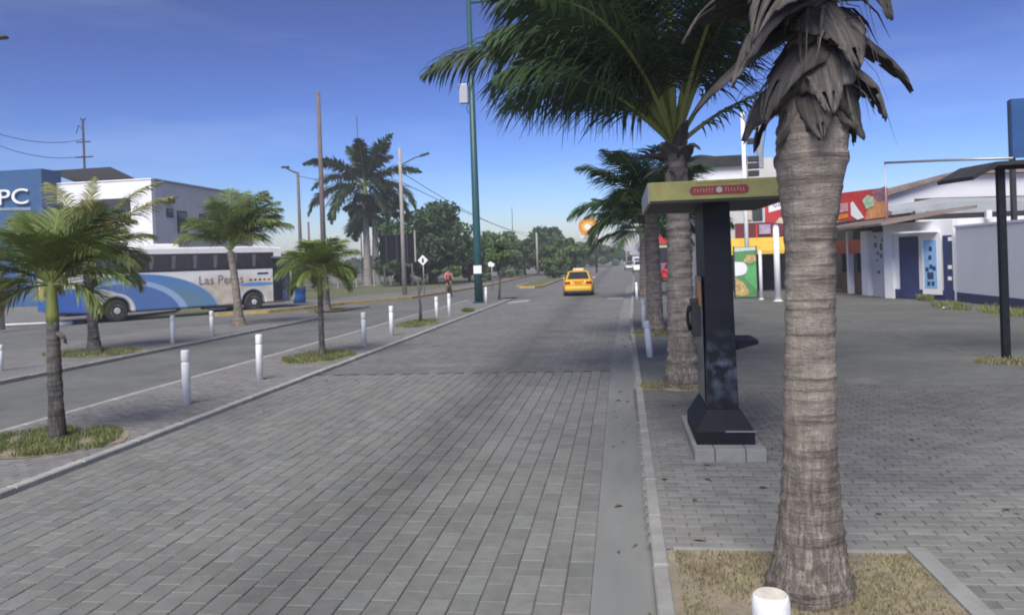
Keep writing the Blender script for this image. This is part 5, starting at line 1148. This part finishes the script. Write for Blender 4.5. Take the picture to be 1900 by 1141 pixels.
# its shallow brown roof
p, q = onwall(1560, 424, b3, n3), onwall(1655, 400, b3, n3)
mm = MB(); e1 = n3*1.1; e2 = -n3*2.5
zs = (3.05, 3.75)
b0, b1 = onwall(1540, 420, b3, n3), onwall(1690, 420, b3, n3)
mm.add([(b0.x+e1.x, b0.y+e1.y, 2.95), (b1.x+e1.x, b1.y+e1.y, 2.95), (b1.x+e2.x, b1.y+e2.y, 3.5), (b0.x+e2.x, b0.y+e2.y, 3.5), (b0.x+e1.x, b0.y+e1.y, 3.05), (b1.x+e1.x, b1.y+e1.y, 3.05), (b1.x+e2.x, b1.y+e2.y, 3.6), (b0.x+e2.x, b0.y+e2.y, 3.6)], [(3,2,1,0),(4,5,6,7),(0,1,5,4),(1,2,6,5),(2,3,7,6),(3,0,4,7)])
mm.build('roof', m_rust, t)
# further shops behind the kiosk: yellow awning, maroon sign
SY = 43.0
t = thing('shop_row', 'row of shops with yellow awning and maroon sign behind the telephone kiosk', 'building', (0, 0, .085))
def pbox(nm, px0, py0, px1, py1, Y, dy, M, parent, zf=None, bevel=0):
    a_, b_ = D(px0, py0, Y), D(px1, py1, Y); z0 = b_.z if zf is None else zf
    return MB().box(((a_.x+b_.x)/2, Y+dy/2, (a_.z+z0)/2-.085), (b_.x-a_.x, dy, a_.z-z0)).build(nm, M, parent, bevel=bevel)
pbox('wall', 1290, 300, 1560, 560, SY+2.5, 8, mat('shop_wall_cream', (.58, .56, .53), .8, .1, .8, .1, world=True), t, .086)
pbox('white_upper', 1285, 308, 1386, 340, SY+1.8, .5, m_whitewall, t)
pbox('roof_edge', 1270, 293, 1386, 306, SY+1.5, 8, m_thatch, t)
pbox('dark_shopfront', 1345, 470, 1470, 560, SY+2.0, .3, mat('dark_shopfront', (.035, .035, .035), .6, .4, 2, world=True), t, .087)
pbox('maroon_sign', 1364, 415, 1470, 446, SY+.8, .15, m_maroon, t)
pbox('sign_print', 1408, 417, 1430, 434, SY+.72, .06, mat('sign_print_mauve', (.35, .3, .42), .5, .3, 4, world=True), t)
pbox('sign_stripe', 1402, 416, 1406, 445, SY+.74, .04, m_signred, t)
pbox('window', 1395, 370, 1415, 408, SY+2.42, .06, m_glass, t); pbox('brown_panel', 1380, 372, 1394, 408, SY+2.40, .08, m_cream, t)
aw = [D(1347, 468, SY-2.2), D(1402, 450, SY-.5), D(1470, 446, SY-.5), D(1470, 466, SY-2.2)]
l0, r0_ = D(1347, 467, SY-1.6), D(1475, 462, SY-1.6); zt = D(1410, 447, SY).z
mm = MB(); mm.add([(l0.x, SY-1.6, l0.z-.085), (r0_.x, SY-1.6, l0.z-.085), (r0_.x, SY+.7, zt+.1), (l0.x+.6, SY+.7, zt+.1), (l0.x, SY-1.6, l0.z-.28), (r0_.x, SY-1.6, l0.z-.28), (r0_.x, SY+.7, zt), (l0.x+.6, SY+.7, zt)], [(0,1,2,3),(7,6,5,4),(0,4,5,1),(1,5,6,2),(2,6,7,3),(3,7,4,0)]); mm.build('awning', m_signyel, t)
pbox('blue_fascia', 1342, 450, 1380, 462, SY+.9, .12, m_navy, t)
# tall and short white posts in front
for lab, bs, tp_, r_ in (('tall slim white post with dark fittings rising behind the kiosk canopy', (1389, 550), (1383, 205), .1), ('short thin white post beside the green banner', (1413, 556), (1408, 465), .075), ('stout white post under the small red and white sign', (1444, 559), (1440, 400), .13)):
    b = G(*bs, .085); h = up(b, *tp_)-.085; t = thing('white_post', lab, 'post', b, group='white posts in front of the shops')
    MB().tube([(0, 0, 0), (0, 0, h)], [r_, r_*.95], 12).build('shaft', m_white, t, True)
    MB().lathe([(r_*1.5, 0), (r_*1.5, .04), (r_, .05)], 12).build('foot', m_white, t)
    if 'tall' in lab:
        for py in (235, 262, 295, 308, 322):
            z = up(b, 1395, py)-.085; MB().box((.42, 0, z), (.5, .25, .28)).build('fitting', m_darkmetal, t, bevel=.03)
        MB().box((.75, .05, up(b, 1395, 270)-.085), (.3, .2, 2.2)).build('transformer', m_steel, t, bevel=.03)
    if 'stout' in lab:
        z0_, z1_ = up(b, 1440, 412)-.085, up(b, 1440, 366)-.085
        s_ = MB().prism([(-.45, z0_), (.5, z0_-.1), (.62, (z0_+z1_)/2), (.2, z1_), (-.42, z1_-.15)], -.2, -.12).build('sign_board', m_signred, t)
        MB().prism([(-.3, (z0_+z1_)/2-.12), (.3, (z0_+z1_)/2+.02), (.5, (z0_+z1_)/2+.2), (.2, z1_-.04), (-.3, (z0_+z1_)/2+.25)], -.212, -.202).build('sign_print', m_signwhite, s_)
        MB().prism([(-.05, z0_-.05), (.42, z0_-.1), (.5, z0_+.22), (.1, z0_+.15)], -.212, -.202).build('sign_print', m_cream, s_)
        lettering('sign_lettering', '020', .3, m_navy, s_, (.1, -.216, (z0_+z1_)/2+.22), (R(90), R(-18), 0), .002)
# green banner
b = G(1385, 553, .085); t = thing('banner_stand', 'upright green advertising banner with food pictures by the shops', 'banner', b)
hb_ = up(b, 1385, 460)-.085; hw = .48
MB().box((0, 0, hb_/2+.05), (2*hw, .08, hb_)).build('board', m_signgreen, t)
for x in (-hw-.02, hw+.02): MB().box((x, 0, hb_/2+.05), (.05, .1, hb_+.04)).build('frame_post', m_darkmetal, t)
m_gl = mat('print_light_green', (.12, .42, .15), .5, .15, 5); m_food = mat('print_food', (.55, .28, .08), .5, .6, 9, col2=(.7, .55, .25))
MB().prism([(-hw, hb_*.93), (hw, hb_*.95), (hw, hb_*1.01), (-hw, hb_*1.01)], -.048, -.042).build('print', mat('print_pale', (.55, .62, .55), .5, .2, 9), t)
MB().prism([(-.1, hb_*.72), (.2, hb_*.69), (hw, hb_*.73), (hw, hb_*.85), (.1, hb_*.86)], -.048, -.042).build('print', m_food, t)
MB().prism([(-.05, hb_*.4), (hw, hb_*.15), (hw, hb_*.66), (.05, hb_*.64)], -.048, -.042).build('print', m_gl, t)
MB().prism([(-hw, .12), (.05, .1), (.12, .35), (-.15, hb_*.32), (-hw, hb_*.42)], -.052, -.043).build('print', m_food, t)
MB().prism([(-hw+.0, hb_*.44)]+[(-.2+.27*math.cos(a), hb_*.59+.3*math.sin(a)) for a in [x*.35-1.4 for x in range(9)]]+[(-hw, hb_*.73)], -.056, -.05).build('print', m_signwhite, t)
# black post with canopy
b = G(1867, 668, .085); t = thing('canopy_post', 'black steel post carrying a dark sheet canopy at the right edge', 'canopy', b)
h = up(b, 1855, 305)-.085
MB().box((0, 0, h/2), (.12, .12, h)).build('post', m_black, t, bevel=.008)
def q_(px, py, Y): v = D(px, py, Y)-b; return (v.x, v.y, v.z)
u = [q_(1805, 327, b.y-.6), q_(1850, 300, b.y-.3), q_(2060, 285, b.y-.3)]
mm = MB()
for i in range(2):
    p0_, p1_ = u[i], u[i+1]; mm.add([(p0_[0], p0_[1], p0_[2]), (p1_[0], p1_[1], p1_[2]), (p1_[0], p1_[1]+1.5, p1_[2]+.05), (p0_[0], p0_[1]+1.5, p0_[2]+.05), (p0_[0], p0_[1], p0_[2]-.07), (p1_[0], p1_[1], p1_[2]-.09), (p1_[0], p1_[1]+1.5, p1_[2]-.04), (p0_[0], p0_[1]+1.5, p0_[2]-.02)], [(0,1,2,3),(7,6,5,4),(0,4,5,1),(1,5,6,2),(2,6,7,3),(3,7,4,0)])
mm.build('canopy_sheet', m_thatch, t)
MB().box((1.0, 0, h-.05), (2.1, .08, .1)).build('beam', m_black, t)
MB().box((2.0, 0, h/2), (.12, .12, h)).build('post', m_black, t, bevel=.008)
# pipe frame and blue hoarding over the shops
b = G(1650, 553, .085); t = thing('pipe_billboard', 'thin pipe frame rising over the shop sign with blue hoarding', 'billboard', b)
h = up(b, 1648, 302)-.085
e = D(1880, 294, 30); ex, ey, ez = e.x-b.x, e.y-b.y, e.z-.085
MB().tube([(0, 0, 2.8), (0, 0, h)], .025, 6).build('upright', m_silverpaint, t, True)
MB().tube([(0, 0, h), (ex/2, ey/2, (h+ez)/2+.02), (ex, ey, ez)], .055, 6).build('pipe', m_steel, t, True)
c0_, c1_ = D(1876, 184, 30), D(1898, 292, 30)
MB().box((c0_.x-b.x+2.0, ey+.1, (c0_.z+c1_.z)/2-.085), (4.0, .2, c0_.z-c1_.z)).build('board', mat('hoarding_blue', (.02, .08, .22), .5, .25, .8, world=True), t)
MB().box((c0_.x-b.x+2.15, ey-.012, c1_.z+.25-.085), (3.5, .02, .55)).build('print', mat('hoarding_print', (.3, .38, .36), .6, .4, 3, world=True), t)
for x in (.12, 3.8): MB().box((c0_.x-b.x+x, ey+.32, c0_.z/2-.085), (.14, .2, c0_.z)).build('leg', m_darkmetal, t)

# ------------------------------------------------------------------ far down the road
SGY = 115.0
a_, c_ = D(1070, 404, SGY), D(1116, 437, SGY)
t = thing('roadside_sign', 'orange and yellow irregular food sign above the far trees', 'sign', ((a_.x+c_.x)/2, SGY, 0)); w_ = c_.x-a_.x; zc = (a_.z+c_.z)/2; hh = (a_.z-c_.z)/2
rg = random.Random(8); pts = [(math.cos(i*.45)*w_*.5*rg.uniform(.88, 1.08), zc+math.sin(i*.45)*hh*rg.uniform(.9, 1.08)) for i in range(14)]
MB().prism(pts, -.15, .15).build('board', m_signorange, t)
MB().prism([(p_[0]*.75+.1, zc+(p_[1]-zc)*.55-.05) for p_ in pts], -.17, -.16).build('print', m_signyel, t)
MB().prism([(p_[0]*.3-.2, zc+(p_[1]-zc)*.3-.05) for p_ in pts], -.185, -.175).build('print', m_signwhite, t)
MB().box((.1, 0, zc-hh-.12), (w_*.8, .2, .25)).build('lower_board', m_signwhite, t)
MB().tube([(.9, 0, 0), (.9, 0, zc)], .12, 8).build('post', m_darkmetal, t, True)
b = D(1146, 495, 260); b.z = 0
t = thing('far_mast', 'slender pale green mast far down the road', 'mast', b); h = up(b, 1150, 425)
for s in (-.55, .55): MB().tube([(s, 0, 0), (s*.2, 0, h)], [.3, .12], 6).build('leg', mat('pale_green_paint', (.07, .25, .2), .6, .1, 4), t, True)
mm = MB()
for i in range(8): mm.tube([(-.5*(1-i/10), 0, h*i/8), (.5*(1-(i+1)/10), 0, h*(i+1)/8)], .1, 5)
mm.build('bracing', MATS['pale_green_paint'], t)
for i, (px, py, Y, hw_, M, lab) in enumerate(((1160, 468, 300, 1.4, m_whitewall, 'pale low far building at the end of the road'), (1180, 474, 210, 2.5, m_grey_shade_wall, 'grey far shop front behind the far palm trunks'), (1225, 425, 75, 2.2, m_cream, 'cream shop front seen between the palm trunks'))):
    v = D(px, py, Y); t = thing('far_building', lab, 'building', (v.x+hw_*.6, Y, 0)); MB().box((0, 2, v.z/2), (hw_*2, 4, v.z)).build('wall', M, t); MB().box((0, 1.9, v.z+.1), (hw_*2.2, 4.4, .2)).build('roof', m_rust, t)
    for x in (-.5, .5): MB().box((x*hw_, -.03, v.z*.4), (hw_*.5, .06, v.z*.45)).build('window', m_glass, t)
    MB().box((0, -.1, v.z*.78), (hw_*1.7, .12, v.z*.16)).build('shop_sign', m_signred if i == 2 else m_signwhite, t)
for px, py, Y, lab in ((1163, 470, 150, 'far street pole left of the palm trunks'), (1136, 455, 330, 'farthest street pole at the road end')):
    b = D(px, 495, Y); b.z = 0; simple_pole(lab, b, (px-1, py-8), .12, .08, m_polecon, 'street_lamp', 'street lamp')

# ------------------------------------------------------------------ thin coastal haze
hz_ = MB().box((0, 1150, 12.0), (1840, 2740, 26.2)).build('haze', [])
hz_['kind'] = 'stuff'; hz_['label'] = 'thin pale coastal haze over the whole street'; hz_['category'] = 'haze'
M = bpy.data.materials.new('haze_air'); M.use_nodes = True; nt = M.node_tree
for n in list(nt.nodes):
    if n.type == 'BSDF_PRINCIPLED': nt.nodes.remove(n)
pv = nt.nodes.new('ShaderNodeVolumePrincipled'); pv.inputs['Color'].default_value = (.9, .91, .97, 1); pv.inputs['Density'].default_value = .0011; pv.inputs['Anisotropy'].default_value = .0
nt.links.new(pv.outputs[0], nt.nodes['Material Output'].inputs['Volume']); hz_.data.materials.append(M)
